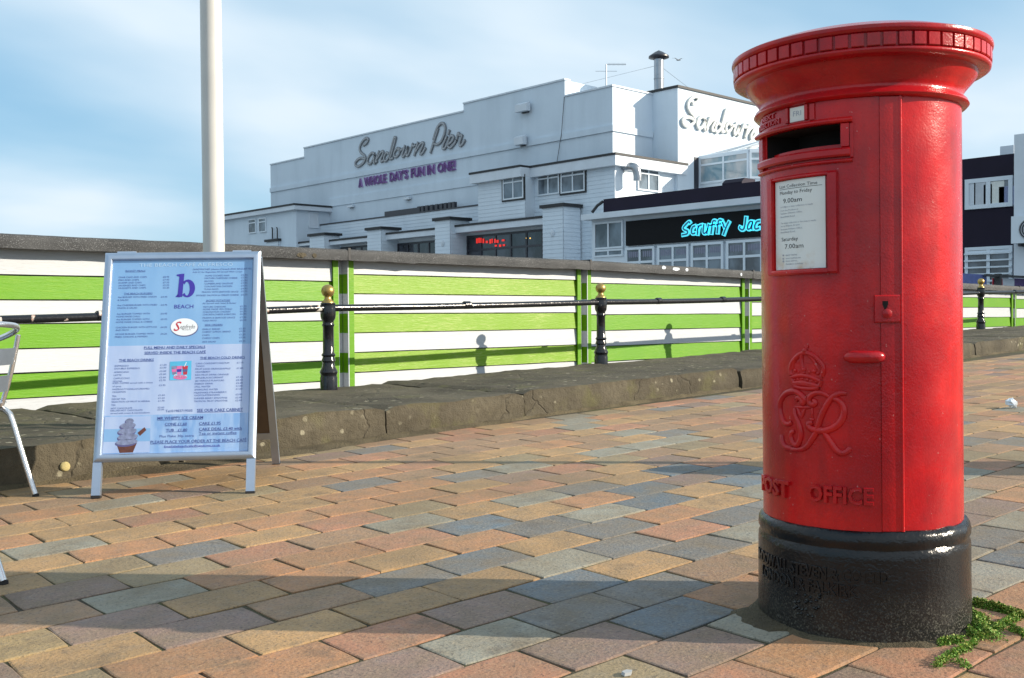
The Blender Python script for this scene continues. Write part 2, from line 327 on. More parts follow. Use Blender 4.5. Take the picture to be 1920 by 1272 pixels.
def smooth_path(P, k=6):
    P = [Vector(p) for p in P]; Q = [P[0] * 2 - P[1]] + P + [P[-1] * 2 - P[-2]]; out = []
    for i in range(1, len(Q) - 2):
        a, b, c, d = Q[i - 1:i + 3]
        for j in range(k):
            t = j / k; out.append(0.5 * ((2 * b) + (c - a) * t + (2 * a - 5 * b + 4 * c - d) * t * t + (3 * b - a - 3 * c + d) * t ** 3))
    out.append(P[-1]); return out
def copy_tree(o, parent=None):
    c = o.copy(); COL.objects.link(c); c.parent = parent
    for ch in list(o.children): copy_tree(ch, c)
    return c
_tc = {}
def text_geo(s, extrude=0.0, bold=0.0, shear=0.0, bevel=0.0):
    key = (s, extrude, bold, shear, bevel)
    if key in _tc: return _tc[key]
    cu = bpy.data.curves.new('t', 'FONT'); cu.body = s; cu.size = 1; cu.extrude = extrude; cu.offset = bold; cu.shear = shear; cu.bevel_depth = bevel; cu.bevel_resolution = 0; cu.resolution_u = 2; cu.fill_mode = 'BOTH' if extrude else 'FRONT'
    ob = bpy.data.objects.new('t', cu); COL.objects.link(ob); dg = bpy.context.evaluated_depsgraph_get(); dg.update()
    me = bpy.data.meshes.new_from_object(ob.evaluated_get(dg)); vs = [v.co.copy() for v in me.vertices]; fs = [tuple(p.vertices) for p in me.polygons]
    bpy.data.objects.remove(ob); bpy.data.curves.remove(cu); bpy.data.meshes.remove(me)
    _tc[key] = (vs, fs); return vs, fs
def text_add(mb, s, fn, u0, u1, v0, v1, mi=0, dz=1.0, **k):   # text stretched into [u0,u1]x[v0,v1]; v0 baseline, v1 cap height
    vs, fs = text_geo(s, **k); xs = [v.x for v in vs]; a, b = min(xs), max(xs)
    H = 0.73
    mb.add([fn(u0 + (v.x - a) / (b - a) * (u1 - u0), v0 + v.y / H * (v1 - v0), v.z * dz) for v in vs], fs, mi)
# ------------------------------------------------------------------ large structure: sea, terrace, pavement, kerb
tag(MB().add([(-3000, -3000, -7), (3000, -3000, -7), (3000, 3000, -7), (-3000, 3000, -7)], [(0, 1, 2, 3)]).build('sea', SEA), kind='structure')
tag(MB().box((-30, 7.25, -6.9), (90, 75, -0.75)).build('terrace', DECK), kind='structure')
mb = MB(); nx, ny = 80, 60
xs = np.linspace(-60, 60, nx); ys = np.linspace(-60, 5.6, ny)
mb.add([(x, y, gz(x, y) - 0.0042) for y in ys for x in xs], [(j * nx + i, j * nx + i + 1, (j + 1) * nx + i + 1, (j + 1) * nx + i) for j in range(ny - 1) for i in range(nx - 1)])
pavement = mb.build('pavement', SAND, loc=(0, 0, 0)); tag(pavement, kind='structure')
# pavers
PAL = {'orange': (0.42, 0.205, 0.095), 'buff': (0.40, 0.240, 0.105), 'salmon': (0.40, 0.185, 0.105), 'brown': (0.31, 0.185, 0.105), 'blue': (0.115, 0.15, 0.18), 'slate': (0.165, 0.165, 0.16), 'grey': (0.26, 0.25, 0.20), 'yellow': (0.38, 0.265, 0.12), 'olive': (0.28, 0.215, 0.12), 'plum': (0.235, 0.155, 0.125)}
BL, BW, GAP = 0.301, 0.1945, 0.0030
def brick_geo(rs):
    mb = MB(); hx, hy = BL / 2 - GAP, BW / 2 - GAP; j = lambda s: rs.uniform(-s, s)
    tilt = (j(0.006), j(0.007)); dz = j(0.0013); rings = []
    cs = [(-1, -1), (1, -1), (1, 1), (-1, 1)]; jit = [(j(0.0035), j(0.0035)) for _ in cs]
    def ring(ins, z, w=0):
        out = []
        for q in range(4):
            (x0, y0), (x1, y1) = cs[q], cs[(q + 1) % 4]
            for t in (0.0, 0.34, 0.67):
                jx, jy = jit[q][0] * (1 - t) + jit[(q + 1) % 4][0] * t, jit[q][1] * (1 - t) + jit[(q + 1) % 4][1] * t
                x = (x0 + (x1 - x0) * t) * (hx - ins) + jx; y = (y0 + (y1 - y0) * t) * (hy - ins) + jy
                if t == 0: x -= cs[q][0] * 0.0025; y -= cs[q][1] * 0.0025
                if w: x += wob[q * 3 + int(t * 3)][0] * w; y += wob[q * 3 + int(t * 3)][1] * w
                out.append((x, y, z + dz + tilt[0] * x + tilt[1] * y))
        return out
    wob = [(j(1), j(1)) for _ in range(12)]
    vs = ring(0.0042, 0.0, 0.0016) + ring(0.0, -0.0016, 0.0014) + ring(-0.001, -0.035); n = 12
    fs = [tuple(range(n))] + [(k * n + (i + 1) % n, k * n + i, (k + 1) * n + i, (k + 1) * n + (i + 1) % n) for k in range(2) for i in range(n)]
    return vs, fs
rs = random.Random(5)
VARS = {c: [brick_geo(rs) for _ in range(4)] for c in PAL}
TH = rad(-1.5); cu_, su_ = math.cos(TH), math.sin(TH)
def uv2xy(u, v): return u * cu_ - v * su_, u * su_ + v * cu_
def colour_attr(me, cols):
    a = me.color_attributes.new('Col', 'FLOAT_COLOR', 'CORNER'); a.data.foreach_set('color', np.array(cols, dtype=np.float32).ravel())
known = []
def kn(col, off, pts, s=4.8):
    for x, y in pts: known.append((onG(off[0] + x / s, off[1] + y / s), col))
kn('blue', (900, 1000), [(550, 530), (1600, 730)]); kn('slate', (900, 1000), [(750, 720), (1450, 560), (350, 870)]); kn('grey', (900, 1000), [(650, 260), (250, 880)])
kn('salmon', (900, 1000), [(800, 1100), (1750, 1110), (300, 1180)]); kn('buff', (900, 1000), [(550, 110), (1350, 290), (200, 370)]); kn('slate', (900, 1000), [(1250, 110), (1850, 150)]); kn('plum', (900, 1000), [(250, 620), (1000, 900), (1850, 950)])
kn('blue', (700, 860), [(850, 590), (850, 920)]); kn('grey', (700, 860), [(1300, 70), (1350, 370), (1600, 900)]); kn('slate', (700, 860), [(1450, 610), (1850, 640), (1750, 270)]); kn('orange', (700, 860), [(850, 730), (350, 210), (850, 340)]); kn('buff', (700, 860), [(1500, 760), (900, 460), (1400, 470), (350, 880), (1000, 1040)])
kn('blue', (1050, 720), [(950, 760), (1430, 770), (1560, 860), (660, 940), (760, 1050)]); kn('grey', (1050, 720), [(570, 415), (1010, 485), (320, 605), (680, 545), (1680, 960), (1780, 500)]); kn('slate', (1050, 720), [(1400, 1180), (400, 1240), (1750, 1090)]); kn('plum', (1050, 720), [(1100, 850)])
kn('orange', (0, 1000), [(1050, 110)]); kn('grey', (0, 1000), [(450, 110)]); kn('slate', (0, 1000), [(1500, 150)]); kn('grey', (0, 1000), [(1250, 540)]); kn('brown', (0, 1000), [(400, 750)]); kn('yellow', (0, 1000), [(200, 1010)]); kn('buff', (0, 1000), [(700, 1110), (1150, 960)]); kn('plum', (0, 1000), [(500, 560), (1000, 760), (1500, 830)])
kn('salmon', (1750, 1090), [(900, 900), (300, 950)], 6.99); kn('orange', (1750, 1090), [(900, 200)], 6.99)
kn('plum', (1340, 892), [(1700, 250), (1800, 170), (1750, 460)], 3.31); kn('grey', (1340, 892), [(1700, 100), (200, 320), (150, 950)], 3.31); kn('slate', (1340, 892), [(1680, 350)], 3.31)
cand = []
for k in range(-14, 17):
    vt = 1.803 + BW * k; ph = 0.092 if k % 2 == 0 else 0.242
    for q in range(-8, 58):
        u = ph + BL * q; x, y = uv2xy(u + BL / 2, vt - BW / 2)
        if y > 4.96 or x < -1.2 or x > 17 or y < -0.9: continue
        if (x - 2.4426) ** 2 + (y - 1.3215) ** 2 < 0.13 ** 2: continue
        p = proj((x, y, gz(x, y))); d = math.hypot(x, y)
        vis = p is not None and -60 < p[0] < 1980 and p[1] < 1330
        cand.append([x, y, vis, (1 / p[2] ** 3) if vis else 0])
wts = [('orange', 22), ('buff', 17), ('salmon', 14), ('brown', 18), ('blue', 2), ('slate', 6), ('grey', 7), ('yellow', 3), ('olive', 7), ('plum', 7)]
rb = random.Random(23); names = [w[0] for w in wts]; ww = [w[1] for w in wts]
for c in cand:
    pj = proj((c[0], c[1], gz(c[0], c[1]))); lf = pj is not None and pj[0] < 640
    col = rb.choices(names, [w * ({'blue': 0.0, 'slate': 0.3, 'grey': 0.6, 'salmon': 0.5, 'buff': 1.2, 'brown': 1.3}.get(n_, 1) if lf else {'yellow': 0.5}.get(n_, 1)) for n_, w in wts])[0]
    for kp, kc in known:
        du, dv2 = (kp.x - c[0]) * cu_ + (kp.y - c[1]) * su_, -(kp.x - c[0]) * su_ + (kp.y - c[1]) * cu_
        if abs(du) < BL / 2 and abs(dv2) < BW / 2: col = kc
    c.append(col)
cand.sort(key=lambda c: -c[3])
BM = {}
def brick_mesh(col, vi):
    if (col, vi) not in BM:
        vs, fs = VARS[col][vi]; me = bpy.data.meshes.new('brick'); me.from_pydata(vs, [], fs); me.materials.append(BRICK)
        nl = len(me.loops); j = 1 + 0.10 * (vi - 1.5) / 1.5; colour_attr(me, [tuple(x * j for x in PAL[col]) + (1,)] * nl); BM[(col, vi)] = me
    return BM[(col, vi)]
tiltm = Matrix.Rotation(TH, 4, 'Z'); nrm = Vector((-SU, -SV, 1)).normalized(); q0 = Vector((0, 0, 1)).rotation_difference(nrm).to_matrix().to_4x4()
rest_v, rest_f, rest_c = [], [], []
for i, (x, y, vis, a, col) in enumerate(cand):
    M = Matrix.Translation((x, y, gz(x, y))) @ q0 @ tiltm @ (Matrix.Rotation(math.pi, 4, 'Z') if rb.random() < 0.5 else Matrix())
    vi = rb.randrange(4)
    if i < 300 and vis:
        o = bpy.data.objects.new('brick', brick_mesh(col, vi)); COL.objects.link(o); o.parent = pavement; o.matrix_local = M
    else:
        vs, fs = VARS[col][vi]; k = len(rest_v); rest_v += [M @ Vector(v) for v in vs]; j = 1 + 0.10 * (vi - 1.5) / 1.5
        for f in fs: rest_f.append(tuple(q + k for q in f)); rest_c += [tuple(c * j for c in PAL[col]) + (1,)] * len(f)
me = bpy.data.meshes.new('brick_field'); me.from_pydata(rest_v, [], rest_f); me.materials.append(BRICK); colour_attr(me, rest_c)
bf = bpy.data.objects.new('brick_field', me); COL.objects.link(bf); bf.parent = pavement; bf['kind'] = 'stuff'
# kerb stones
kerb = thing('kerb', (3, 4.9, gz(3, 4.9)), None, None, kind='structure')
def rough_block(mb, pts, z0f, z1f, nu, nv, amp, rnd=0.02):
    """pts: four plan corners (a,b,c,d), a-b along the front; rounded rough slab"""
    a, b, c, d = [Vector(p) for p in pts]; vs = []
    for j in range(nv + 1):
        for i in range(nu + 1):
            s, t = i / nu, j / nv; p = (a * (1 - s) + b * s) * (1 - t) + (d * (1 - s) + c * s) * t; z = z1f(p.x, p.y)
            e = min(s * (b - a).length, (1 - s) * (b - a).length) / 0.03
            if e < 1: z -= rnd * (1 - e) ** 2 * 1.0
            z += amp * (noise.noise(Vector((p.x * 3.1, p.y * 3.1, 2.0))) * 1.2 + noise.noise(Vector((p.x * 11, p.y * 11, 5))) * 0.55)
            vs.append((p.x, p.y, z))
    nf = 6
    top = len(vs)
    for k in range(1, nf + 1):
        for i in range(nu + 1):
            s = i / nu; p = a * (1 - s) + b * s; zt = vs[i][2]; zb = z0f(p.x, p.y); t = k / nf
            off = amp * 1.1 * noise.noise(Vector((p.x * 5, t * 2.5, 9))) + amp * 0.7 * noise.noise(Vector((p.x * 16, t * 6, 1))) - 0.012 * (1 if k > 1 else 0.1)
            vs.append((p.x, p.y + off, zt + (zb - zt) * t ** 1.2))
    fs = [(j * (nu + 1) + i, j * (nu + 1) + i + 1, (j + 1) * (nu + 1) + i + 1, (j + 1) * (nu + 1) + i) for j in range(nv) for i in range(nu)]
    row = lambda k: 0 if k == 0 else top + (k - 1) * (nu + 1)
    for k in range(nf):
        for i in range(nu): fs.append((row(k + 1) + i, row(k + 1) + i + 1, row(k) + i + 1, row(k) + i))
    # end faces
    for i in (0, nu):
        col = [row(k) + i for k in range(nf + 1)]; back = nv * (nu + 1) + i; mid = [j * (nu + 1) + i for j in range(nv + 1)]
        n0 = len(vs); vs.append((vs[back][0], vs[back][1], vs[col[-1]][2])); fs.append(tuple(mid + [n0] + col[:0:-1]))
    mb.add(vs, fs)
kz = lambda x: gz(x, 4.87) + (0.186 - 0.0032 * max(0, x))
KB = [-2.4, -0.6, 0.95, 2.28, 3.52, 4.63, 7.02, 9.3, 11.45, 12.9, 15.4, 18.5, 22, 27, 34]
for i in range(len(KB) - 1):
    x0, x1 = KB[i] + 0.008, KB[i + 1] - 0.008; dy = [0.0, 0.0, 0.012, -0.008, 0.0, 0.012, -0.01, 0.006, 0.0, -0.05, 0.01, 0, 0, 0][i]; dz = [0, 0, 0.0, 0.006, -0.004, 0.004, -0.006, 0.0, 0.004, 0.012, 0, 0, 0, 0][i]
    bk = lambda x: 6.46 if x > 4 else 6.46 + (4 - x) * 0.30
    mb = MB(); rough_block(mb, [(x0, 4.87 + dy), (x1, 4.87 + dy), (x1, bk(x1)), (x0, bk(x0))], lambda x, y: gz(x, 4.87) - 0.05, lambda x, y: kz(x) + dz - 0.006 * (y - 4.87), max(10, int((x1 - x0) * 16)), 22, 0.011)
    o = mb.build('kerb_stone', CONC, kerb, smooth=50); fixn(o.data)
# silt lying against the kerb face
mb = MB(); nu = 420; vs = []
for i in range(nu + 1):
    x = -1 + 19 * i / nu; wd = 0.035 + 0.05 * max(0, noise.noise(Vector((x * 1.1, 3, 0))) + 0.2)
    wd += 0.15 * math.exp(-((x - 2.75) / 0.55) ** 2) + 0.06 * math.exp(-((x - 3.7) / 0.4) ** 2) + 0.10 * math.exp(-((x - 2.2) / 0.25) ** 2); wd += 0.02 * noise.noise(Vector((x * 14, 1, 0)))
    for t, h in ((0, 0.030), (0.3, 0.020), (0.65, 0.011), (1.0, -0.004)):
        y = 4.885 - wd * t; hh = h * (0.7 + 0.9 * noise.noise(Vector((x * 9, t * 3, 4)))) if t < 1 else h
        vs.append((x, y, gz(x, y) + max(hh, -0.004) + (0.003 if t < 1 else 0)))
mb.add(vs, [(i * 4 + k, i * 4 + k + 1, i * 4 + k + 5, i * 4 + k + 4) for i in range(nu) for k in range(3)])
o = mb.build('silt_strip', SILT, smooth=60); fixn(o.data); tag(o, 'strip of brown silt and old mortar lying along the foot of the concrete kerb', 'silt', kind='stuff')
mb = MB().lathe([(0.0, 0.006), (0.018, 0.005), (0.026, 0.001), (0.028, -0.004)], (0, 0, 0), 12)
pz = onY(122, 875, 4.868); mb.v = [Vector((pz.x + v.x * 0.9 + 0.004 * noise.noise(v * 60), 4.862 - v.z, pz.z + v.y * 0.8)) for v in mb.v]; mb.build('lichen_patch', LICH, kerb, smooth=60)
# ------------------------------------------------------------------ striped fence
FY = 7.2
fence = thing('fence', (8, FY, -0.75), 'lime green and white striped board fence with grey felt coping behind the railing', 'fence')
PX = [-0.97, 1.9, 4.78, 7.665, 10.51, 13.2, 15.85, 18.45, 21.3, 24.1]
CT = [0.548, 0.548, 0.548, 0.546, 0.512, 0.487, 0.464, 0.440, 0.41, 0.38]
B1 = [0.29, 0.29, 0.350, 0.326, 0.30, 0.27, 0.24, 0.22, 0.20]
rf = random.Random(3)
for i in range(len(PX) - 1):
    x0, x1 = PX[i] + 0.055, PX[i + 1] - 0.045; b1 = B1[i] + HC; pitch = 0.1625
    edges = [CT[i] + HC - 0.02] + [b1 - pitch * k + rf.uniform(-0.003, 0.003) for k in range(0, 8)]
    MB().box((x0, FY + 0.022, -0.7), (x1, FY + 0.05, edges[0] - 0.04)).build('backing_board', DKFRAME, fence)
    for k in range(8):
        zt, zb = edges[k] - 0.0045, edges[k + 1] + 0.0045; mat = WHITEW if k % 2 == 0 else (GREENSHEEN if i == 2 else GREEN); mb = MB(); n = 10; vs = []
        for s in range(n + 1):
            x = x0 + (x1 - x0) * s / n; w = 0.003 * noise.noise(Vector((x * 2, k * 3.1, i)))
            zt2 = zt if k else max(CT[i] + (CT[i + 1] - CT[i]) * s / n, 0.3) + HC - 0.05
            vs += [(x, FY + 0.004 + w, zt2 + w), (x, FY - 0.008 + w, zb + w), (x, FY + 0.016, zb + w), (x, FY + 0.02, zt2 + w)]
        fs = [(s * 4 + q, s * 4 + (q + 1) % 4, s * 4 + 4 + (q + 1) % 4, s * 4 + 4 + q) for s in range(n) for q in range(4)] + [(0, 1, 2, 3), (n * 4 + 3, n * 4 + 2, n * 4 + 1, n * 4)]
        o = mb.add(vs, fs).build('plank', mat, fence); fixn(o.data)
    for xa, xb in ((x0, x0 + 0.05), (x1 - 0.05, x1)):
        zt = CT[i if xa == x0 else i + 1] + HC - 0.085
        MB().box((xa, FY - 0.026, -0.7), (xb, FY - 0.009, zt)).build('trim_board', GREEN, fence)
        e = xa if xa == x0 else xb
        if e == xb: MB().box((e - 0.004, FY - 0.024, -0.7), (e + 0.004, FY + 0.05, zt - 0.003)).build('edge_strip', WHITEW, fence)
        else:
            for k in range(8):
                MB().box((e - 0.008, FY - 0.020, edges[k + 1] + 0.001), (e - 0.001, FY + 0.09, min(edges[k], zt - 0.004))).build('pier_board', WHITEW if k % 2 == 0 else GREEN, fence)
            MB().box((e - 0.010, FY - 0.027, -0.7), (e - 0.0085 + 0.007, FY - 0.021, zt - 0.003)).build('edge_strip', WHITEW, fence)
    # recessed striped pier boards in the gap
    xc = PX[i]
    for k in range(8):
        zt = min(edges[k] - 0.03 * (k == 0), CT[i] + HC - 0.085) if k == 0 else edges[k]
        MB().box((xc - 0.040, FY + 0.052, edges[k + 1]), (xc + 0.040, FY + 0.075, zt)).build('pier_board', WHITEW if k % 2 == 0 else GREEN, fence)
    # felt coping slab
    mb = MB(); n = 36; vs = []; xa, xb = PX[i] + 0.004, PX[i + 1] - 0.004
    prof = [(-0.118, -0.092), (-0.121, -0.05), (-0.120, -0.012), (-0.105, 0.0), (0.05, 0.008), (0.30, 0.006), (0.32, -0.09), (-0.10, -0.085)]
    for s in range(n + 1):
        x = xa + (xb - xa) * s / n; zc = CT[i] + HC + (CT[i + 1] - CT[i]) * s / n
        for q, (dy, dz) in enumerate(prof):
            r = 0.004 * noise.noise(Vector((x * 4, q * 2.3, 1))) + 0.003 * noise.noise(Vector((x * 15, q, 7)))
            if q in (0, 7): r -= 0.006 * max(0, noise.noise(Vector((x * 6, 2, 2))))
            vs.append((x, FY + dy + r, zc + dz + r))
    m = len(prof); fs = [(s * m + q, s * m + (q + 1) % m, s * m + m + (q + 1) % m, s * m + m + q) for s in range(n) for q in range(m)] + [tuple(range(m)), tuple(n * m + q for q in range(m - 1, -1, -1))]
    o = mb.add(vs, fs).build('coping_slab', FELT, fence, smooth=55); fixn(o.data)
    mb = MB().box((PX[i] - 0.012, FY - 0.124, CT[i] + HC - 0.09), (PX[i] + 0.012, FY + 0.3, CT[i] + HC + 0.010)); mb.build('felt_joint', BLACKT, fence)
# torn pale patches where the felt has gone from the coping
for px, py, w in ((566, 477, 22), (590, 478, 10), (1245, 501, 16), (1268, 504, 30), (1288, 505, 12), (1390, 514, 8)):
    p = onY(px, py, FY - 0.124); k = w / 1943 * 8.5; mb = MB(); pts = []
    for q in range(14):
        a = 2 * math.pi * q / 14; r = 0.75 + 0.3 * noise.noise(Vector((px, q * 1.3, 2))); pts.append((p.x + math.cos(a) * k * 0.62 * r, p.y, p.z - 0.006 + math.sin(a) * 0.024 * r))
    mb.prism(pts, (0, 0.012, 0)).build('torn_felt_patch', CONC if px < 1240 else WHITEP, fence)
# ------------------------------------------------------------------ railing
PY = 6.35
railing = thing('railing', (4.1, PY, 0.33), 'black painted pipe railing on turned cast iron posts with gold ball tops', 'railing')
POSTX = [1.15, 4.10, 7.005, 9.75, 12.45, 15.14, 17.85]; ZB = [-0.573, -0.512, -0.455, -0.388, -0.322, -0.255, -0.19]; RZ = [-0.022, 0.063, 0.115, 0.165, 0.22, 0.283, 0.34]
prof = [(0.0, -0.03), (0.062, -0.03), (0.062, 0.075), (0.058, 0.085), (0.060, 0.10), (0.066, 0.115), (0.060, 0.13), (0.046, 0.155), (0.043, 0.185), (0.052, 0.195), (0.046, 0.212), (0.042, 0.225), (0.052, 0.238), (0.040, 0.255), (0.0385, 0.44), (0.046, 0.452), (0.040, 0.465), (0.040, 0.48), (0.052, 0.50), (0.056, 0.53), (0.056, 0.575), (0.050, 0.595), (0.054, 0.605), (0.050, 0.612), (0.0, 0.612)]
ball = [(0.046, 0.612), (0.044, 0.622), (0.030, 0.632), (0.024, 0.645)] + [(0.0475 * math.sin(rad(a)), 0.697 - 0.0475 * math.cos(rad(a))) for a in range(30, 181, 15)]
mp_, mball = None, None
for i, x in enumerate(POSTX):
    zz = ZB[i] + HC
    if i == 0:
        p0 = MB().lathe(prof, (0, 0, 0), 24).build('post', RAILM, loc=(0, 0, 0), smooth=40); p0.parent = railing
        b0 = MB().lathe(ball, (0, 0, 0), 24).build('ball_finial', BRASS, loc=(0, 0, 0), smooth=50); b0.parent = p0; p = p0
    else:
        p = p0.copy(); COL.objects.link(p); b = b0.copy(); COL.objects.link(b); b.parent = p
    p.location = Vector((x, PY, zz)) - WL['railing']
for i in range(len(POSTX) - 1):
    a, b = Vector((POSTX[i], PY, RZ[i] + HC)), Vector((POSTX[i + 1], PY, RZ[i + 1] + HC)); n = 8
    pts = [a.lerp(b, s / n) - Vector((0, 0, 0.006 * math.sin(math.pi * s / n))) for s in range(n + 1)]
    MB().tube(pts, 0.0255, 14).build('rail', RAILCHIP if i == 0 else RAILM, railing, smooth=40)
    for t in ((0.45,) if i != 2 else (0.30, 0.68)):
        c = a.lerp(b, t); d = (b - a).normalized() * 0.035
        MB().tube([c - d, c - d * 0.8, c + d * 0.8, c + d], [0.027, 0.032, 0.032, 0.027], 14).build('rail_socket', RAILCHIP if i == 0 else RAILM, railing, smooth=30)
# ------------------------------------------------------------------ flagpole
fp = Vector((2.540, 5.004, kz(2.54))); pole = thing('flagpole', fp, 'tall white round flagpole standing on the kerb behind the menu board', 'pole')
MB().tube([fp + Vector((0, 0, z)) for z in (0.0, 2.0, 5.0, 8.0)], [0.0555, 0.0540, 0.0485, 0.043], 28).build('shaft', POLE, pole, smooth=40)
MB().box(fp - Vector((0.14, 0.13, 0.01)), fp + Vector((0.14, 0.14, 0.012))).build('base_plate', WHITEP, pole)
MB().lathe([(0.0, 8.11), (0.05, 8.09), (0.075, 8.04), (0.05, 8.0), (0.0, 7.99)], fp, 16).build('finial', POLE, pole, smooth=50)
# ------------------------------------------------------------------ pier pavilion (white building behind the fence)
T1 = 31.6
Yc = onX(1149, 300, T1).y; Yfar = onX(507.5, 350, T1).y
pav = thing('pavilion', (T1, Yc, -0.75), 'large white rendered pier pavilion with stepped parapet and clapboard ground floor', 'building')
ZG = -0.78
def on1(px, py): return onX(px, py, T1)
za, zb_, zc_, zd = on1(540, 303).z, on1(720, 244.6).z, on1(965, 173).z, on1(1104, 172).z
y1, y2, y3 = on1(570, 285).y, on1(869, 200).y, on1(1059, 165).y
MB().prism([(T1, Yc, ZG), (T1, Yc, zd), (T1, y3, zd), (T1, y3, zc_), (T1, y2, zc_), (T1, y2, zb_), (T1, y1, zb_), (T1, y1, za), (T1, Yfar, za), (T1, Yfar, ZG)][::-1], (24, 0, 0)).build('wall', RENDER, pav)
mb = MB()
for ya, yb, z in ((Yc, y3, zd), (y3, y2, zc_), (y2, y1, zb_), (y1, Yfar, za)): mb.box((T1 - 0.05, ya - 0.04, z + 0.002), (T1 + 0.30, yb, z + 0.07))
mb.box((T1 + 0.3, Yc - 0.05, zd + 0.002), (T1 + 9, Yc + 0.3, zd + 0.07)); mb.build('parapet_capping', WHITEP, pav)
T2 = onY(1223, 220, Yc).x; S2 = onX(1271, 230, T2).y; z2 = onX(1271, 164.5, T2).z
MB().box((T2, S2, ZG), (T2 + 14, Yc - 0.002, z2)).build('wall', RENDER, pav)
MB().box((T2 - 0.06, S2 - 0.06, z2 + 0.002), (T2 + 14, Yc + 6, z2 + 0.10)).build('roof_edge', BLACKT, pav)
# projecting bands along the side wall
bz0, bz1 = on1(1100, 255).z, on1(1100, 243.5).z
MB().box((T1 - 0.07, Yc - 0.07, bz0), (T1 - 0.001, Yfar, bz1)).box((T1 + 0.0, Yc - 0.07, bz0), (T2 - 0.02, Yc - 0.001, bz1)).build('wall_band', RENDER, pav)
lz = on1(800, 361.5).z; MB().box((T1 - 0.05, on1(897, 350).y, lz), (T1 - 0.001, on1(618, 390).y, lz + 0.42)).build('wall_band', RENDER, pav)
def win(parent, fn, u0, u1, v0, v1, cols=1, tr=0, fm=None, gm=None, fw=0.06, out=0.07, bars=0, trim=None):
    fm, gm = fm or UPVC, gm or GLASS
    if u0 > u1: u0, u1 = u1, u0
    m = MB(); m.fbox(fn, (u0, v0, 0.002), (u1, v0 + fw, out)); m.fbox(fn, (u0, v1 - fw, 0.002), (u1, v1, out))
    cw = (u1 - u0) / cols; cells = []
    for c in range(cols + 1):
        x = u0 + cw * c; a = x if c == 0 else (x - fw if c == cols else x - fw / 2); m.fbox(fn, (a, v0 + fw, 0.003), (a + fw, v1 - fw, out - 0.002))
    vt = v1 - (v1 - v0) * tr
    if tr: m.fbox(fn, (u0 + fw, vt - fw / 2, 0.004), (u1 - fw, vt + fw / 2, out - 0.004))
    for b in range(bars): z = v0 + (v1 - v0) * (b + 1) / (bars + 1); m.fbox(fn, (u0, z - 0.02, out), (u1, z + 0.02, out + 0.04))
    w = m.build('window', fm, parent)
    for c in range(cols):
        a, b = u0 + cw * c, u0 + cw * (c + 1)
        for lo, hi in (((v0, vt), (vt, v1)) if tr else ((v0, v1),)): MB().fbox(fn, (a + 0.02, lo + 0.02, 0.004), (b - 0.02, hi - 0.02, 0.036)).build('pane', gm, w)
    if trim: MB().fbox(fn, (u0 - 0.07, v0 - 0.07, 0.001), (u1 + 0.07, v0, out * 0.8)).fbox(fn, (u0 - 0.07, v0, 0.001), (u0 - 0.001, v1, out * 0.8)).fbox(fn, (u1 + 0.001, v0, 0.001), (u1 + 0.07, v1, out * 0.8)).build('window_trim', trim, w)
    return w
fX = lambda T: (lambda u, v, d: (T - d, u, v)); fY = lambda S: (lambda u, v, d: (u, S - d, v))
def winX(parent, T, pL, pR, yT, yB, **k):
    xm = (pL + pR) / 2; ym = (yT + yB) / 2
    return win(parent, fX(T), onX(pL, ym, T).y, onX(pR, ym, T).y, onX(xm, yB, T).z, onX(xm, yT, T).z, **k)
def winY(parent, S, pL, pR, yT, yB, **k):
    xm = (pL + pR) / 2; ym = (yT + yB) / 2
    return win(parent, fY(S), onY(pL, ym, S).x, onY(pR, ym, S).x, onY(xm, yB, S).z, onY(xm, yT, S).z, **k)
def clap(parent, T, y0, y1, z0, z1, pitch=0.165, front=None):
    m = MB(); z = z0
    while z < z1:
        zz = min(z + pitch, z1)
        for fn in ([lambda u, v, d: (T - d, u, v)] if front is None else [lambda u, v, d: (u, front - d, v)]):
            m.add([fn(y0, z, 0.020), fn(y1, z, 0.020), fn(y1, zz, 0.006), fn(y0, zz, 0.006), fn(y0, z, 0.0), fn(y1, z, 0.0)], [(0, 1, 2, 3), (0, 4, 5, 1)])
        z += pitch
    o = m.build('clapboards', CLAP, parent); o['kind'] = 'stuff'; return o
# two storey clapboard wing
TB = 30.4; Ye = onX(1153, 350, TB).y; Yr = onX(1003, 370, TB).y; TA = onY(985, 370, Yr).x; Ya = onX(897, 370, TA).y
ze = onX(1154, 293, TB).z
MB().box((TB, Ye, ZG), (T1 - 0.08, Yr, ze)).build('wing_wall', CLAP, pav); clap(pav, TB, Ye, Yr, 1.2, ze - 0.4)
MB().box((T1 - 0.079, Ye, ZG), (onY(1272, 330, Ye).x, Yc - 0.08, ze)).build('wing_wall', CLAP, pav)
zbw = onX(960, 424, TA).z; MB().box((TA, Yr + 0.001, zbw), (T1 - 0.08, Ya, ze)).build('bay_wall', CLAP, pav); clap(pav, TA, Yr + 0.001, Ya, zbw, ze - 0.4)
ov = 0.28; fh = onX(1154, 293, TB).z - onX(1154, 312, TB).z
xe = onY(1279, 313, Ye).x
m = MB(); m.box((TB - ov, Ye - ov, ze - fh), (T1 + 0.2, Yr - 0.0, ze)); m.box((T1 + 0.2, Ye - ov, ze - fh), (xe, Ye + 1.0, ze)); m.box((TA - ov, Yr, ze - fh), (T1 - 0.1, Ya + 0.25, ze)); m.build('fascia', WHITEP, pav)
m = MB(); m.box((TB - ov - 0.03, Ye - ov - 0.03, ze + 0.001), (T1 + 0.2, Yr, ze + 0.09)); m.box((T1 + 0.2, Ye - ov - 0.03, ze + 0.001), (xe + 0.03, Ye + 0.6, ze + 0.09)); m.box((TA - ov - 0.03, Yr, ze + 0.001), (T1 - 0.1, Ya + 0.28, ze + 0.09)); m.build('roof_edge', BLACKT, pav)
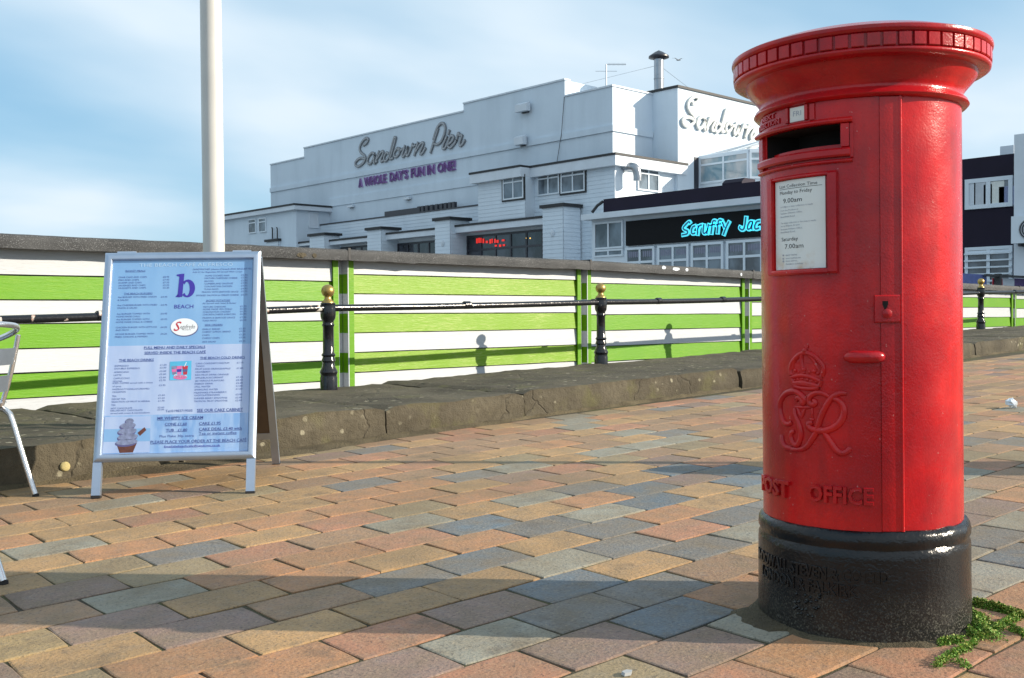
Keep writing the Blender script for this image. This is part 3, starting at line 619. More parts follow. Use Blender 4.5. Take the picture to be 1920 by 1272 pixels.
winX(pav, TA, 944.5, 983, 330, 374, cols=2, tr=0.27, trim=BLACKT); winX(pav, TB, 1009, 1050, 323, 366, cols=2, tr=0.27); winX(pav, TB, 1053, 1098, 317, 361, cols=2, tr=0.27, trim=BLACKT)
winY(pav, Ye, 1194, 1234, 316, 359, cols=2, tr=0.25)
# curved vent duct on the sunny end of the wing
p = onY(1170, 315, Ye); c0 = Vector((p.x, Ye, p.z)); pts = smooth_path([c0, c0 + Vector((0.03, -0.28, 0.02)), c0 + Vector((0.10, -0.48, -0.06)), c0 + Vector((0.15, -0.55, -0.30)), c0 + Vector((0.16, -0.55, -0.55))], 5)
MB().tube(pts, [0.17] * len(pts), 14).build('vent_duct', STEEL, pav, smooth=50)
# pilasters, fascias and shopfront windows of the ground floor
TP = 29.35
def pil(x0, x1, x2, yt, yl):
    Yn, Yf = onX(x1, yl, TP).y, onX(x0, yl, TP).y; zt = onX(x1, yt, TP).z; Xb = onY(x2, yl, Yn).x; clap(pav, TP, Yn, Yf, 1.0, zt - 0.02); clap(pav, 0, TP, max(Xb, TP + 0.9), 1.0, zt - 0.02, front=Yn)
    MB().box((TP, Yn, ZG), (max(Xb, TP + 0.9), Yf, zt)).build('pilaster', CLAP, pav); MB().box((TP - 0.10, Yn - 0.10, zt + 0.001), (Xb + 0.1, Yf + 0.10, zt + 0.13)).build('pilaster_cap', BLACKT, pav); return Yn, Yf, Xb
P1 = pil(1018, 1056, 1088, 387, 430); P2 = pil(816, 844, 880, 412, 440); P3 = pil(689, 715, 748, 430, 450); P4 = pil(581, 609, 637, 441, 455); P5 = pil(500, 522, 542, 452, 460)
TG = P2[2] - 0.12; XF = onY(853, 430, P2[0]).x
def bay(A, B, pR, yb, yf, yw, red=False, cols=6):
    """from pilaster A (far) to B (near); heights read at the near end column pR"""
    zt, zf, zw = onX(pR, yb, XF).z, onX(pR, yf, XF).z, onX(pR, yw, TG).z; ya, yb2 = A[0] - 0.002, B[1] + 0.002
    MB().box((TG, yb2, ZG), (T1 - 0.1, ya, zt - 0.02)).build('shopfront_wall', CLAP, pav)
    MB().box((XF, yb2, zf), (TG - 0.002, ya, zt)).build('fascia', WHITEP, pav); MB().box((XF - 0.04, yb2, zt + 0.001), (TG + 0.6, ya, zt + 0.09)).build('roof_edge', BLACKT, pav)
    win(pav, fX(TG), yb2 + 0.02, ya - 0.02, zw - 2.0, zw, cols=cols, tr=0.33, fm=DKFRAME, gm=DKGLASS, fw=0.09)
    return zw, ya, yb2
zw, ya_, yb_ = bay(P2, P1, 1017, 409, 421, 430, cols=6)
bay(P3, P2, 815, 431, 441, 451, cols=5); bay(P4, P3, 688, 446, 453, 460, cols=4); bay(P5, P4, 580, 455, 460, 466, cols=4)
m = MB()
for px, py, w, h in ((893, 452, 3, 9), (897, 451, 3, 9), (901, 451, 2, 9), (905, 452, 3, 8), (911, 454, 4, 4), (918, 453, 3, 8), (922, 452, 2, 8), (927, 452, 3, 7), (931, 453, 4, 5), (928, 461, 4, 3), (936, 461, 4, 4), (943, 460, 4, 3), (941, 451, 5, 3)):
    a = onX(px, py - h / 2, TG - 0.06); b = onX(px + w, py + h / 2, TG - 0.06); m.box((TG - 0.07, a.y, b.z), (TG - 0.06, b.y, a.z))
o = m.build('window_led_display', NEONR); tag(o, 'red glowing dot matrix display seen through the dark shopfront window', 'display')
m = MB()
for px in (987, 994): a = onX(px, 410 + 37, TG - 0.05); m.lathe([(0, 0.03), (0.03, 0), (0, -0.03)], a, 8)
tag(m.build('window_lights', LAMPY), 'pair of small amber lights in the dark shopfront window', 'lamp')
# parapet wall behind the shopfronts
XP = T1 - 0.6; zp = onX(897, 386, XP).z; yA, yB = onX(897, 400, XP).y, onX(559, 432, XP).y
MB().box((XP, Ya + 0.002, ZG), (T1 - 0.101, yB, zp)).build('parapet_wall', CLAP, pav); clap(pav, XP, Ya + 0.002, yB, zp - 1.3, zp - 0.02); MB().box((XP - 0.05, Ya + 0.26, zp + 0.001), (T1 - 0.102, yB, zp + 0.06)).build('parapet_capping', DKFRAME, pav)
# far low wing with the small windows
Yn = onX(618, 400, T1).y; TF = onY(555, 400, Yn).x; zf2 = onX(555, 386, TF).z; fh2 = zf2 - onX(555, 394, TF).z; yl = onX(398, 410, TF).y
MB().box((TF, Yn, ZG), (T1 - 0.002, yl, zf2)).build('wing_wall', RENDER, pav)
MB().box((TF - 0.25, Yn - 0.25, zf2 - fh2), (T1 - 0.003, yl + 0.2, zf2 + 0.001)).build('fascia', WHITEP, pav); MB().box((TF - 0.28, Yn - 0.28, zf2 + 0.002), (T1 - 0.003, yl + 0.2, zf2 + 0.10)).build('roof_edge', BLACKT, pav)
winX(pav, TF, 467, 481, 411, 438, tr=0.28); winX(pav, TF, 486.5, 500, 409, 436, tr=0.28)
win(pav, fY(Yn), onY(578, 410, Yn).x, onY(596, 410, Yn).x, onY(590, 428, Yn).z, onY(590, 399, Yn).z, gm=WHITEP, fw=0.05).name = 'door_panel'
for px in (511, 520): a = onX(px, 448, TP); MB().tube([a, a + Vector((0, 0, 0.55)), a + Vector((0, 0.06, 0.62))], 0.04, 6).build('roof_vent_pipe', BLACKT, pav)
# rooftop strip and posts on the parapet
a, b = onX(718, 408, XP), onX(780, 400, XP); MB().box((XP + 0.1, b.y, zp + 0.05), (XP + 0.2, a.y, zp + 0.30)).build('roof_strip', DKFRAME, pav)
for px in (782, 789, 797, 806, 815, 824, 832, 840, 847):
    a = onX(px, 396, XP); MB().box((XP + 0.08, a.y - 0.10, zp + 0.06), (XP + 0.24, a.y + 0.10, zp + 0.34)).build('roof_louvre', DKFRAME, pav)
# wall fittings
def fitting(px, py, T, w, h, d, label, mat=WHITEP):
    a = onX(px, py, T); t = thing('wall_lamp', (T, a.y, a.z), label, 'wall lamp', 'lamps on the pavilion walls')
    MB().box((T - d * 0.35, a.y - w * 0.25, a.z - h * 0.5), (T - 0.001, a.y + w * 0.25, a.z + h * 0.5)).build('bracket', DKFRAME, t)
    o = MB().box((T - d, a.y - w / 2, a.z - h * 0.4), (T - d * 0.36, a.y + w / 2, a.z + h * 0.35)).prism([(T - d, a.y - w / 2, a.z + h * 0.352), (T - d * 0.36, a.y - w / 2, a.z + h * 0.352), (T - d * 0.5, a.y - w / 2, a.z + h * 0.6)], (0, w, 0)).build('housing', mat, t); fixn(o.data)
fitting(987, 204, T1, 0.75, 0.40, 0.35, 'white floodlight high on the side wall above the projecting band'); fitting(984, 266, T1, 0.55, 0.42, 0.4, 'white floodlight fixed on the projecting band of the side wall')
fitting(767, 373, T1, 0.5, 0.14, 0.2, 'small flat wall light on the side wall below the purple slogan'); fitting(661, 388, T1, 0.5, 0.12, 0.2, 'small flat wall light left of the purple slogan, low on the side wall')
for px, py, lb in ((1037, 437, 'oval bulkhead light on the pilaster nearest the bar'), (831, 456, 'oval bulkhead light on the second pilaster from the bar')):
    a = onX(px, py, TP - 0.001); t = MB(); t.lathe([(0.0, 0.16), (0.08, 0.13), (0.12, 0.0), (0.08, -0.13), (0.0, -0.16)], a, 14); tag(t.build('bulkhead_light', WHITEP, smooth=50), lb, 'wall lamp', 'lamps on the pavilion walls')
MB().tube([on1(1059, 181) + Vector((-0.03, 0, 0)), on1(1056, 250) + Vector((-0.1, 0, 0)), on1(1046, 306) + Vector((-0.06, 0, 0)), onX(1050, 388, TB - 0.03)], 0.013, 5).build('cable', DKFRAME, pav)
# flue, aerial, wires
f0 = onX(1235.5, 168, T2 + 0.9); flue = thing('chimney_flue', (f0.x, f0.y, f0.z - 0.6), 'shiny steel flue with a dark conical cowl on the pavilion roof', 'chimney'); k = 1943 / math.hypot(f0.x, f0.y) * 1.0
hz = (168 - 112) / k; MB().lathe([(0.0, -0.6), (9 / k, -0.6), (9 / k, hz * 0.33), (9.6 / k, hz * 0.335), (9.6 / k, hz * 0.36), (9 / k, hz * 0.365), (9 / k, hz)], f0, 24).build('pipe', STEEL, flue, smooth=40)
MB().lathe([(10 / k, hz - 0.02), (19 / k, hz + 2 / k), (18.5 / k, hz + 5 / k), (8 / k, hz + 12 / k), (0, hz + 16 / k)], f0, 24).build('cowl', DKFRAME, flue, smooth=40)
a0 = onX(1136.5, 163, T1 + 2.5); b0_ = onX(1136.5, 121, T1 + 2.5); aer = thing('television_aerial', (a0.x, a0.y, a0.z - 0.5), 'thin television aerial on a mast above the pavilion roof', 'aerial')
MB().tube([a0 - Vector((0, 0, 0.5)), b0_], 0.028, 6).build('mast', STEEL, aer)
R3 = Vector(CR); kk = 1943 / math.hypot(a0.x, a0.y); m = MB(); m.tube([b0_, b0_ + R3 * (37 / kk)], 0.014, 5)
for q in range(14): c = b0_ + R3 * ((4 + q * 2.4) / kk); m.tube([c - Vector((0, 0, 0.06)), c + Vector((0, 0, 0.06))], 0.008, 4)
m.build('upper_boom', STEEL, aer); c = onX(1136.5, 134, T1 + 2.5); m = MB(); m.tube([c - R3 * (20 / kk), c + R3 * (20 / kk)], 0.010, 5); m.build('lower_boom', STEEL, aer)
top = f0 + Vector((0, 0, hz * 0.8))
for px, py in ((1082, 160), (1300, 172)):
    e = onX(px, py, T1 + 4 if px < 1200 else T2 + 4); tag(MB().tube([top, e], 0.008, 4).build('guy_wire', STEEL), 'thin guy wire from the flue down to the %s roof' % ('left hand' if px < 1200 else 'right hand'), 'wire', 'guy wires of the flue')
# ------------------------------------------------------------------ lettering on the pavilion
SIGN = {
 'S': [[(235, 440), (285, 405), (308, 350), (280, 328), (228, 370), (185, 440), (173, 510), (198, 558), (248, 600), (262, 660), (225, 722), (160, 770), (113, 758), (106, 712), (150, 660), (205, 640), (252, 655)]],
 'a': [[(402, 572), (365, 562), (318, 615), (295, 690), (318, 735), (362, 705), (412, 595)], [(412, 590), (394, 690), (410, 722), (446, 685)]],
 'n': [[(476, 540), (446, 625), (418, 720)], [(440, 665), (505, 560), (535, 535), (545, 565), (510, 650), (508, 695), (545, 678)]],
 'd': [[(628, 570), (592, 560), (560, 620), (556, 670), (586, 684), (640, 600), (708, 345), (728, 322), (735, 345), (668, 590), (650, 655), (690, 640)]],
 'o': [[(765, 490), (725, 535), (712, 600), (740, 625), (790, 575), (805, 500), (768, 488), (800, 520), (850, 500)]],
 'w': [[(880, 455), (842, 590), (862, 618), (920, 500), (935, 460), (905, 575), (930, 598), (985, 480), (1005, 420), (1010, 455), (1045, 440)]],
 'n.': [[(1085, 405), (1055, 500), (1030, 595)], [(1050, 545), (1120, 430), (1162, 400), (1172, 430), (1128, 530), (1125, 580), (1160, 560), (1200, 490)]],
 'P': [[(1400, 190), (1340, 370), (1283, 552)], [(1330, 345), (1375, 200), (1425, 115), (1480, 98), (1512, 160), (1500, 260), (1455, 370), (1395, 425), (1335, 420)]],
 'i': [[(1535, 310), (1485, 430), (1472, 488), (1505, 492), (1552, 420)], [(1562, 262), (1576, 215)]],
 'e': [[(1570, 425), (1625, 370), (1645, 310), (1605, 295), (1562, 380), (1562, 460), (1600, 478), (1660, 410), (1690, 360)]],
 'r': [[(1690, 360), (1718, 250), (1738, 285), (1776, 290), (1740, 400), (1748, 450), (1785, 420), (1818, 370)]]}
def sg(p): return on1(655 + p[0] / 8.348, 220 + p[1] / 8.348)
sgn = thing('script_sign', sg((100, 770)), 'grey script lettering of two words on the shaded long side wall', 'sign')
fnL = lambda u, v, d: (T1 - d, -u, v)
LOC = {}
for k_, strokes in SIGN.items():
    dk, fc = MB(), MB(); LOC[k_] = []
    for st in strokes:
        pts = [(-q.y, q.z) for q in (sg(p) for p in st)]; LOC[k_].append(pts); sp_ = [(q.x, q.y) for q in smooth_path([(a, b, 0) for a, b in pts], 4)]
        dk.ribbon(sp_, 0.135, 0.01, 0.07, fnL); fc.ribbon(sp_, 0.055, 0.065, 0.082, fnL)
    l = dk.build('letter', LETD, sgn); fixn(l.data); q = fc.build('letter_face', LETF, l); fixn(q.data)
us = [p[0] for k_ in LOC for s in LOC[k_] for p in s]; umin = min(us); S_u = [p for s in LOC['S'] for p in s]
uN = max(p[0] for s in LOC['n.'] for p in s); v0s = min(p[1] for p in S_u); v1s = max(p[1] for p in S_u)
A_, B_ = onY(1277, 225, S2), onY(1413, 258, S2); zt_, zb2 = onY(1302, 182, S2).z, onY(1288, 238, S2).z
ssx = (B_.x - A_.x) / (uN - umin); ssy = (zt_ - zb2) / (v1s - v0s)
fnR = lambda u, v, d: (A_.x + (u - umin) * ssx, S2 - d, zb2 + (v - v0s) * ssy)
sg2 = thing('script_sign', (A_.x, S2, zb2), 'white script lettering on the sunlit end wall above the conservatory', 'sign')
for k_ in SIGN:
    dk, fc = MB(), MB()
    for pts in LOC[k_]:
        sp_ = [(q.x, q.y) for q in smooth_path([(a, b, 0) for a, b in pts], 4)]
        dk.ribbon(sp_, 0.125 / ssx, 0.01, 0.11, fnR); fc.ribbon(sp_, 0.06 / ssx, 0.105, 0.125, fnR)
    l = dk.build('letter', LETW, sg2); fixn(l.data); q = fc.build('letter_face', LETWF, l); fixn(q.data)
# purple slogan
slo = thing('slogan_sign', sg((160, 1095)), 'purple block capitals of a slogan below the grey script lettering', 'sign')
pa, pb = sg((163, 1098)), sg((1672, 822)); pt = sg((190, 955)); hh = pt.z - sg((190, 1090)).z
words = [('A', 163, 215), ('WHOLE', 250, 592), ('DAY\u2019S', 652, 930), ('FUN', 985, 1190), ('IN', 1240, 1345), ('ONE!', 1400, 1672)]
base = lambda cx_: sg((cx_, 1098 + (822 - 1098) * (cx_ - 163) / (1672 - 163)))
for s_, a, b in words:
    ua, ub = -base(a).y, -base(b).y; zb3 = (base(a).z + base(b).z) / 2
    e_, f_ = MB(), MB(); text_add(e_, s_, fnL, ua - 0.02, ub + 0.02, zb3 - 0.01, zb3 + hh + 0.01, extrude=0.04, bold=0.02, dz=1.0); e_.v = [Vector((v.x - 0.05, v.y, v.z)) for v in e_.v]
    text_add(f_, s_, fnL, ua, ub, zb3, zb3 + hh, extrude=0.005, bold=0.014, dz=1.0); f_.v = [Vector((v.x - 0.098, v.y, v.z)) for v in f_.v]
    l = e_.build('word', MAGE, slo); f_.build('word_face', MAG, l)
# ------------------------------------------------------------------ bar building
T3 = 25.8; YS = onX(1110, 450, T3).y; YE = onX(1901, 400, T3).y; Ysp = onX(1780, 400, T3).y
bar = thing('bar_building', (T3, YE, -0.75), 'single storey bar with aubergine fascia, black name board and white framed windows', 'building')
zt3 = onX(1260, 393, T3 - 0.4).z
MB().box((T3, Ysp, ZG), (T3 + 9, YS, zt3 - 0.02)).build('wall', CLAP, bar)
zf0 = onX(1089, 403, T3 - 0.4).z; zf1 = onX(1089, 413.5, T3 - 0.4).z
MB().box((T3 - 0.4, Ysp, zf1), (T3 + 9.2, onX(1089, 408, T3 - 0.4).y, zf0)).build('fascia', WHITEP, bar)
zu0, zu1 = onX(1132, 395, T3 + 0.1).z, onX(1132, 374, T3 + 0.1).z
MB().box((T3 + 0.1, Ysp, zf0 + 0.002), (T3 + 0.25, onX(1131.5, 385, T3 + 0.1).y, zu1)).box((T3 + 0.25, onX(1131.5, 385, T3 + 0.1).y - 0.15, zf0 + 0.002), (T3 + 9, onX(1131.5, 385, T3 + 0.1).y, zu1)).build('roof_upstand', PURPLE, bar)
MB().tube([onX(1131, 378, T3 + 0.15), onX(1120, 386, T3), onX(1110, 399, T3 - 0.1)], 0.05, 6).build('roof_cable', BLACKT, bar)
winX(bar, T3, 1115.5, 1170, 416, 467, cols=2); winX(bar, T3, 1115.5, 1170, 468, 482, cols=2)
MB().box((T3 - 0.02, onX(1112, 440, T3).y, ZG), (T3 - 0.001, Ysp, onX(1300, 461, T3).z)).build('window_surround', UPVC, bar)
zwt = onX(1300, 457, T3).z
for a, b in ((1176, 1230), (1236, 1294), (1299, 1359), (1365, 1433), (1440, 1520), (1530, 1620), (1630, 1760)):
    ya2, yb3 = onX(a, 470, T3).y, onX(b, 470, T3).y; win(bar, fX(T3 - 0.03), yb3, ya2, zwt - 2.2, zwt, cols=2, tr=0.22, fw=0.075)
    for c in range(2):
        u0, u1 = yb3 + (ya2 - yb3) * c / 2 + 0.09, yb3 + (ya2 - yb3) * (c + 1) / 2 - 0.09; m = MB(); nn_ = 5
        for q in range(nn_):
            p0, p1 = u0 + (u1 - u0) * q / nn_, u0 + (u1 - u0) * (q + 0.72) / nn_; m.prism([(T3 - 0.068, p0, zwt - 0.14), (T3 - 0.068, p1, zwt - 0.14), (T3 - 0.068, p1, zwt - 0.30), (T3 - 0.068, (p0 + p1) / 2, zwt - 0.34), (T3 - 0.068, p0, zwt - 0.30)], (0.002, 0, 0))
        tag(m.build('lace_valance', VIOLCUR, bar), kind='stuff')
# name board with cyan letters
nb = thing('bar_name_board', (T3, onX(1432, 430, T3).y, onX(1174, 461, T3).z), 'long black board with glowing cyan lettering above the bar windows', 'sign')
zn0, zn1 = onX(1174, 461.5, T3 - 0.1).z, onX(1174, 415.5, T3 - 0.1).z
MB().box((T3 - 0.12, onX(1640, 430, T3).y, zn0), (T3 - 0.003, onX(1174, 440, T3 - 0.1).y, zn1)).build('board', SIGNBLK, nb)
NE = [('letter', [[(285, 205), (265, 185), (195, 250), (150, 310), (170, 350), (235, 380), (225, 440), (130, 462)]]), ('letter', [[(392, 275), (345, 300), (322, 380), (340, 435), (398, 425)]]), ('letter', [[(468, 270), (445, 450)], [(455, 340), (490, 270), (535, 255)]]),
 ('letter', [[(580, 250), (570, 395), (600, 430), (650, 380), (688, 245)], [(672, 320), (648, 432)]]), ('letter', [[(830, 172), (795, 160), (768, 210), (738, 430)], [(715, 262), (815, 240)]]), ('letter', [[(955, 160), (915, 150), (888, 210), (868, 420)], [(850, 252), (940, 225)]]),
 ('letter', [[(975, 200), (1020, 300)], [(1110, 190), (1055, 300), (1000, 450)]]), ('letter', [[(1472, 90), (1448, 290), (1400, 355), (1345, 320), (1350, 290)]]), ('letter', [[(1618, 185), (1560, 185), (1510, 270), (1520, 340), (1575, 315), (1618, 200)], [(1612, 220), (1595, 340)]]),
 ('letter', [[(1762, 170), (1705, 185), (1660, 270), (1680, 335), (1745, 320)]]), ('letter', [[(1850, 70), (1815, 320)], [(1920, 150), (1830, 220), (1905, 310)]]), ('letter', [[(1960, 75), (1945, 120)]]), ('letter', [[(2075, 140), (2020, 150), (1990, 200), (2050, 235), (2030, 300), (1965, 305)]])]
fnN = lambda u, v, d: (T3 - 0.12 - d, -u, v)
for nme, sts in NE:
    a_, b_ = MB(), MB()
    for st in sts:
        P = [onX(1270 + x / 11.29, 400 + y / 11.29, T3 - 0.12) for x, y in st]; sp_ = [(q.x, q.y) for q in smooth_path([(-q.y, q.z, 0) for q in P], 4)]
        a_.ribbon(sp_, 0.125, 0.004, 0.05, fnN); b_.ribbon(sp_, 0.05, 0.045, 0.065, fnN)
    l = a_.build(nme, NEON, nb); fixn(l.data); q = b_.build('letter_core', NEONC, l); fixn(q.data)
# right hand end of the bar: panels, windows, barred window
zA = lambda y: onX(1850, y, T3).z
MB().box((T3, YE, ZG), (T3 + 9, Ysp - 0.002, zA(294))).build('end_wall', PURPLE, bar)
win(bar, fX(T3), YE + 0.01, onX(1811, 360, T3).y, zA(391), zA(334), cols=2, fw=0.10); win(bar, fX(T3), YE + 0.01, onX(1811, 480, T3).y, zA(540), zA(463), cols=2, tr=0.13, bars=5, fw=0.08)
for px, w, h, mt in ((1822, 0.10, 0.55, WHITEP), (1838, 0.14, 0.62, STEEL), (1853, 0.10, 0.5, WHITEP), (1871, 0.16, 0.58, PAPER), (1888, 0.18, 0.45, CREAMPR)):
    a = onX(px, 385, T3 - 0.018); MB().box((T3 - 0.046, a.y - w, a.z), (T3 - 0.038, a.y + w, a.z + h)).build('blind_panel', mt, bar)
a = onX(1901, 400, T3 - 0.5); MB().box((T3 - 0.5, a.y - 6, ZG), (T3 + 9, a.y, onX(1901, 253, T3 - 0.5).z)).build('end_pier', WHITEP, bar)
a, b = onX(1875, 290, T3 + 1.5), onX(1901, 272, T3 + 1.5); MB().box((T3 + 1.5, b.y, a.z - 0.5), (T3 + 3, a.y, b.z)).build('roof_box', WHITEP, bar)
# roof lump beside the conservatory
a, b = onX(1354, 346, T3 + 0.6), onX(1391, 336, T3 + 0.6); m = MB(); pr = [(T3 + 0.6, 0, 0), (T3 + 0.6, 0, 0.18), (T3 + 0.75, 0, 0.30), (T3 + 1.3, 0, 0.30), (T3 + 1.3, 0, 0)]
m.prism([(x, b.y, zu1 - 0.05 + z) for x, y, z in pr], (0, a.y - b.y, 0)); o = m.build('roof_cowl', PURPLE, bar); fixn(o.data)
# air conditioner on the end pier
a = onX(1907, 432, T3 - 0.5); ac = thing('air_conditioner', (T3 - 0.5, a.y, a.z - 0.4), 'pale air conditioning unit with round fan on the white end pier of the bar', 'air conditioner')
w_ = 0.95; MB().box((T3 - 0.85, a.y - w_, a.z - 0.33), (T3 - 0.502, a.y, a.z + 0.30)).build('casing', UPVC, ac)
m = MB(); c = Vector((T3 - 0.86, a.y - 0.42, a.z - 0.02))
for r in (0.24, 0.19, 0.14, 0.09): m.tube([c + Vector((0, r * math.cos(q * math.pi / 10), r * math.sin(q * math.pi / 10))) for q in range(21)], 0.012, 5)
m.build('fan_grille', STEEL, ac); m = MB(); m.prism([c + Vector((0.005, 0.25 * math.cos(q * math.pi / 10), 0.25 * math.sin(q * math.pi / 10))) for q in range(20)], (0.004, 0, 0)); o = m.build('fan_well', DKFRAME, ac); fixn(o.data)
MB().box((T3 - 0.8, a.y - 0.8, a.z - 0.40), (T3 - 0.502, a.y - 0.74, a.z - 0.332)).box((T3 - 0.8, a.y - 0.2, a.z - 0.40), (T3 - 0.502, a.y - 0.14, a.z - 0.332)).build('bracket', DKFRAME, ac)
# ------------------------------------------------------------------ conservatory on the bar roof
X5 = onY(1312, 330, S2).x; Y5 = onX(1405, 320, X5).y; zfl = onX(1340, 360, X5).z; zsil, ztr, zea = onX(1365, 340, X5).z, onX(1365, 304, X5).z, onX(1365, 289, X5).z
cons = thing('conservatory', (X5, Y5, zfl), 'white framed glass conservatory with a faceted glazed roof by the sunlit wall', 'conservatory')
wY = S2 - Y5; f1 = Vector((X5, Y5, 0)); s45 = wY * 0.95; f2 = Vector((X5 + s45 * 0.75, Y5 - s45 * 0.75, 0)); f3 = Vector((f2.x + 1.6, f2.y, 0)); f4 = Vector((f3.x + s45 * 0.75, Y5, 0)); f5 = Vector((f4.x, S2 - 0.002, 0)); f0_ = Vector((X5, S2 - 0.002, 0))
ring = [f0_, f1, f2, f3, f4, f5]; apex = onX(1417, 262, 0.5 * (X5 + f4.x) * 0.985); apz = apex.z; ap = Vector(((X5 + f4.x) / 2 - 0.3, Y5 + 0.2, apz))
for i in range(5):
    a, b = ring[i], ring[i + 1]; d = (b - a); ln = d.length; d.normalize(); nn = Vector((d.y, -d.x, 0))
    if nn.dot(((X5 + f4.x) / 2 - a.x, S2 - a.y, 0)) > 0: nn = -nn
    fn = lambda u, v, dd, a=a, d=d, nn=nn: tuple(a + d * u + nn * dd + Vector((0, 0, v)))
    m = MB().fbox(fn, (0, zfl - 0.3, -0.06), (ln, zsil, 0.0)); m.build('dwarf_wall', UPVC, cons)
    nc = max(1, round(ln / 1.0)); w = win(cons, fn, 0.0, ln, zsil, zea, cols=nc, tr=(zea - ztr) / (zea - zsil), gm=PALEGLASS, fw=0.08, out=0.07)
    m = MB().add([a + Vector((0, 0, zea + 0.02)), b + Vector((0, 0, zea + 0.02)), ap], [(0, 1, 2)]); m.build('roof_glazing', PALEGLASS, cons)
    m = MB(); m.tube([a + Vector((0, 0, zea + 0.03)), ap + Vector((0, 0, 0.02))], 0.045, 6); m.tube([a.lerp(b, 0.5) + Vector((0, 0, zea + 0.03)), ap + Vector((0, 0, 0.02))], 0.03, 6); m.tube([a + Vector((0, 0, zea + 0.03)), b + Vector((0, 0, zea + 0.03))], 0.07, 6); m.build('roof_bar', UPVC, cons)
MB().tube([ap, ap + Vector((0, 0, 0.55))], 0.02, 5).build('roof_finial', UPVC, cons)
a = onX(1308, 330, X5 - 0.02); MB().box((X5 - 0.4, S2 - 0.02, zfl - 0.3), (X5 - 0.10, S2 - 0.003, zea)).build('door', DKFRAME, cons)
# banners hung behind the far fence
for px0, px1, yt, yb, mt, lb in ((1806, 1850, 513, 534, BLUEB, 'blue banner hung behind the far end of the fence'), (1862, 1880, 522, 536, REDB, 'red banner hung behind the fence beneath the white end pier'), (1880, 1902, 522, 536, WHITEP, 'white banner between the red and the purple banners'), (1902, 1930, 522, 538, PURB, 'purple banner hung behind the fence at the right')):
    a, b = onY(px0, yt, 9.5), onY(px1, yb, 9.5); o = MB().box((a.x, 9.5, b.z - 0.25), (b.x, 9.52, a.z)).build('banner', mt); tag(o, lb, 'banner', 'banners behind the far fence')
a, b = onY(1850, 514, 9.4), onY(1925, 522, 9.4); tag(MB().box((a.x, 9.38, b.z), (b.x + 2, 9.46, a.z)).box((a.x + 0.6, 9.36, -0.7), (a.x + 0.7, 9.48, a.z + 0.02)).build('barrier_rail', FELT), 'grey barrier rail carrying banners behind the far fence', 'barrier')
# gull
g = onX(1272, 113, 95); gm_ = plain('gull_grey', (0.30, 0.31, 0.33), 0.8, var=0.1)
U3 = Vector(CU); m = MB(); m.tube([g - R3 * 0.26, g - R3 * 0.1, g + R3 * 0.12, g + R3 * 0.28], [0.02, 0.08, 0.07, 0.015], 8)
for sx, dz in ((1, 0.24), (-1, 0.16)):
    r0 = g + R3 * 0.05; d1 = Vector((-0.25 * sx, 0.3 * sx, dz)); d2 = d1 + Vector((-0.2 * sx, 0.25 * sx, -0.02)); m.add([r0, r0 - R3 * 0.16, r0 + d1 - R3 * 0.14, r0 + d1, r0 + d2 - R3 * 0.12, r0 + Vector((0, 0, 0.02)), r0 - R3 * 0.16 + Vector((0, 0, 0.02)), r0 + d1 - R3 * 0.14 + Vector((0, 0, 0.02)), r0 + d1 + Vector((0, 0, 0.02))], [(0, 1, 2, 3), (3, 2, 4), (8, 7, 6, 5), (4, 7, 8), (0, 3, 8, 5), (1, 6, 7, 2)])
o = m.build('gull', gm_, smooth=60); fixn(o.data); tag(o, 'grey gull flying to the right of the steel flue', 'bird')
# ------------------------------------------------------------------ pillar box
BC = np.array([2.4426, 1.3215]); BD = np.linalg.norm(BC); TCv = -BC / BD; MID = math.atan2(BC[0], BC[1]); RTv = np.array([math.cos(MID), -math.sin(MID)])
def cp(a, z, r):
    d = TCv * math.cos(rad(a)) + RTv * math.sin(rad(a)); return Vector((BC[0] + d[0] * r, BC[1] + d[1] * r, z + HC))
def cyl(x, y, R=0.243):
    d = ray(x, y); A = d[0] ** 2 + d[1] ** 2; B = -2 * (d[0] * BC[0] + d[1] * BC[1]); q = B * B - 4 * A * (BC @ BC - R * R); k = (-B - math.sqrt(max(q, 0))) / 2 / A; p = d * k; v = p[:2] - BC
    return math.degrees(math.atan2(v @ RTv, v @ TCv)), p[2]
zg = gz(*BC); box = thing('pillar_box', (BC[0], BC[1], zg), 'red cast iron pillar post box with a black base standing on the brick paving', 'post box')
ctr = (BC[0], BC[1], HC)
def curved(mb, a0, a1, z0, z1, r0, r1, mi=0, step=2.5, bev=0.0):
    n = max(1, int(abs(a1 - a0) / step)); b = bev; db = math.degrees(b / r1) if b else 0
    sect = [(r0, z0), (r1 - b, z0), (r1, z0 + b), (r1, z1 - b), (r1 - b, z1), (r0, z1)] if b else [(r0, z0), (r1, z0), (r1, z1), (r0, z1)]
    vs, m = [], len(sect); AA = [a0 + (a1 - a0) * i / n for i in range(n + 1)]
    for i, a in enumerate(AA):
        for r, z in sect: vs.append(cp(a, z, r))
    fs = [(i * m + q, i * m + (q + 1) % m, (i + 1) * m + (q + 1) % m, (i + 1) * m + q) for i in range(n) for q in range(m)] + [tuple(range(m)), tuple(n * m + q for q in range(m - 1, -1, -1))]
    mb.add(vs, fs, mi); return mb
def cb_(name, parent, *segs, mat=RED, smooth=40, step=2.5):
    m = MB()
    for s in segs: curved(m, *s[:6], bev=s[6] if len(s) > 6 else 0.0, step=step)
    o = m.build(name, mat, parent, smooth=smooth); fixn(o.data); return o
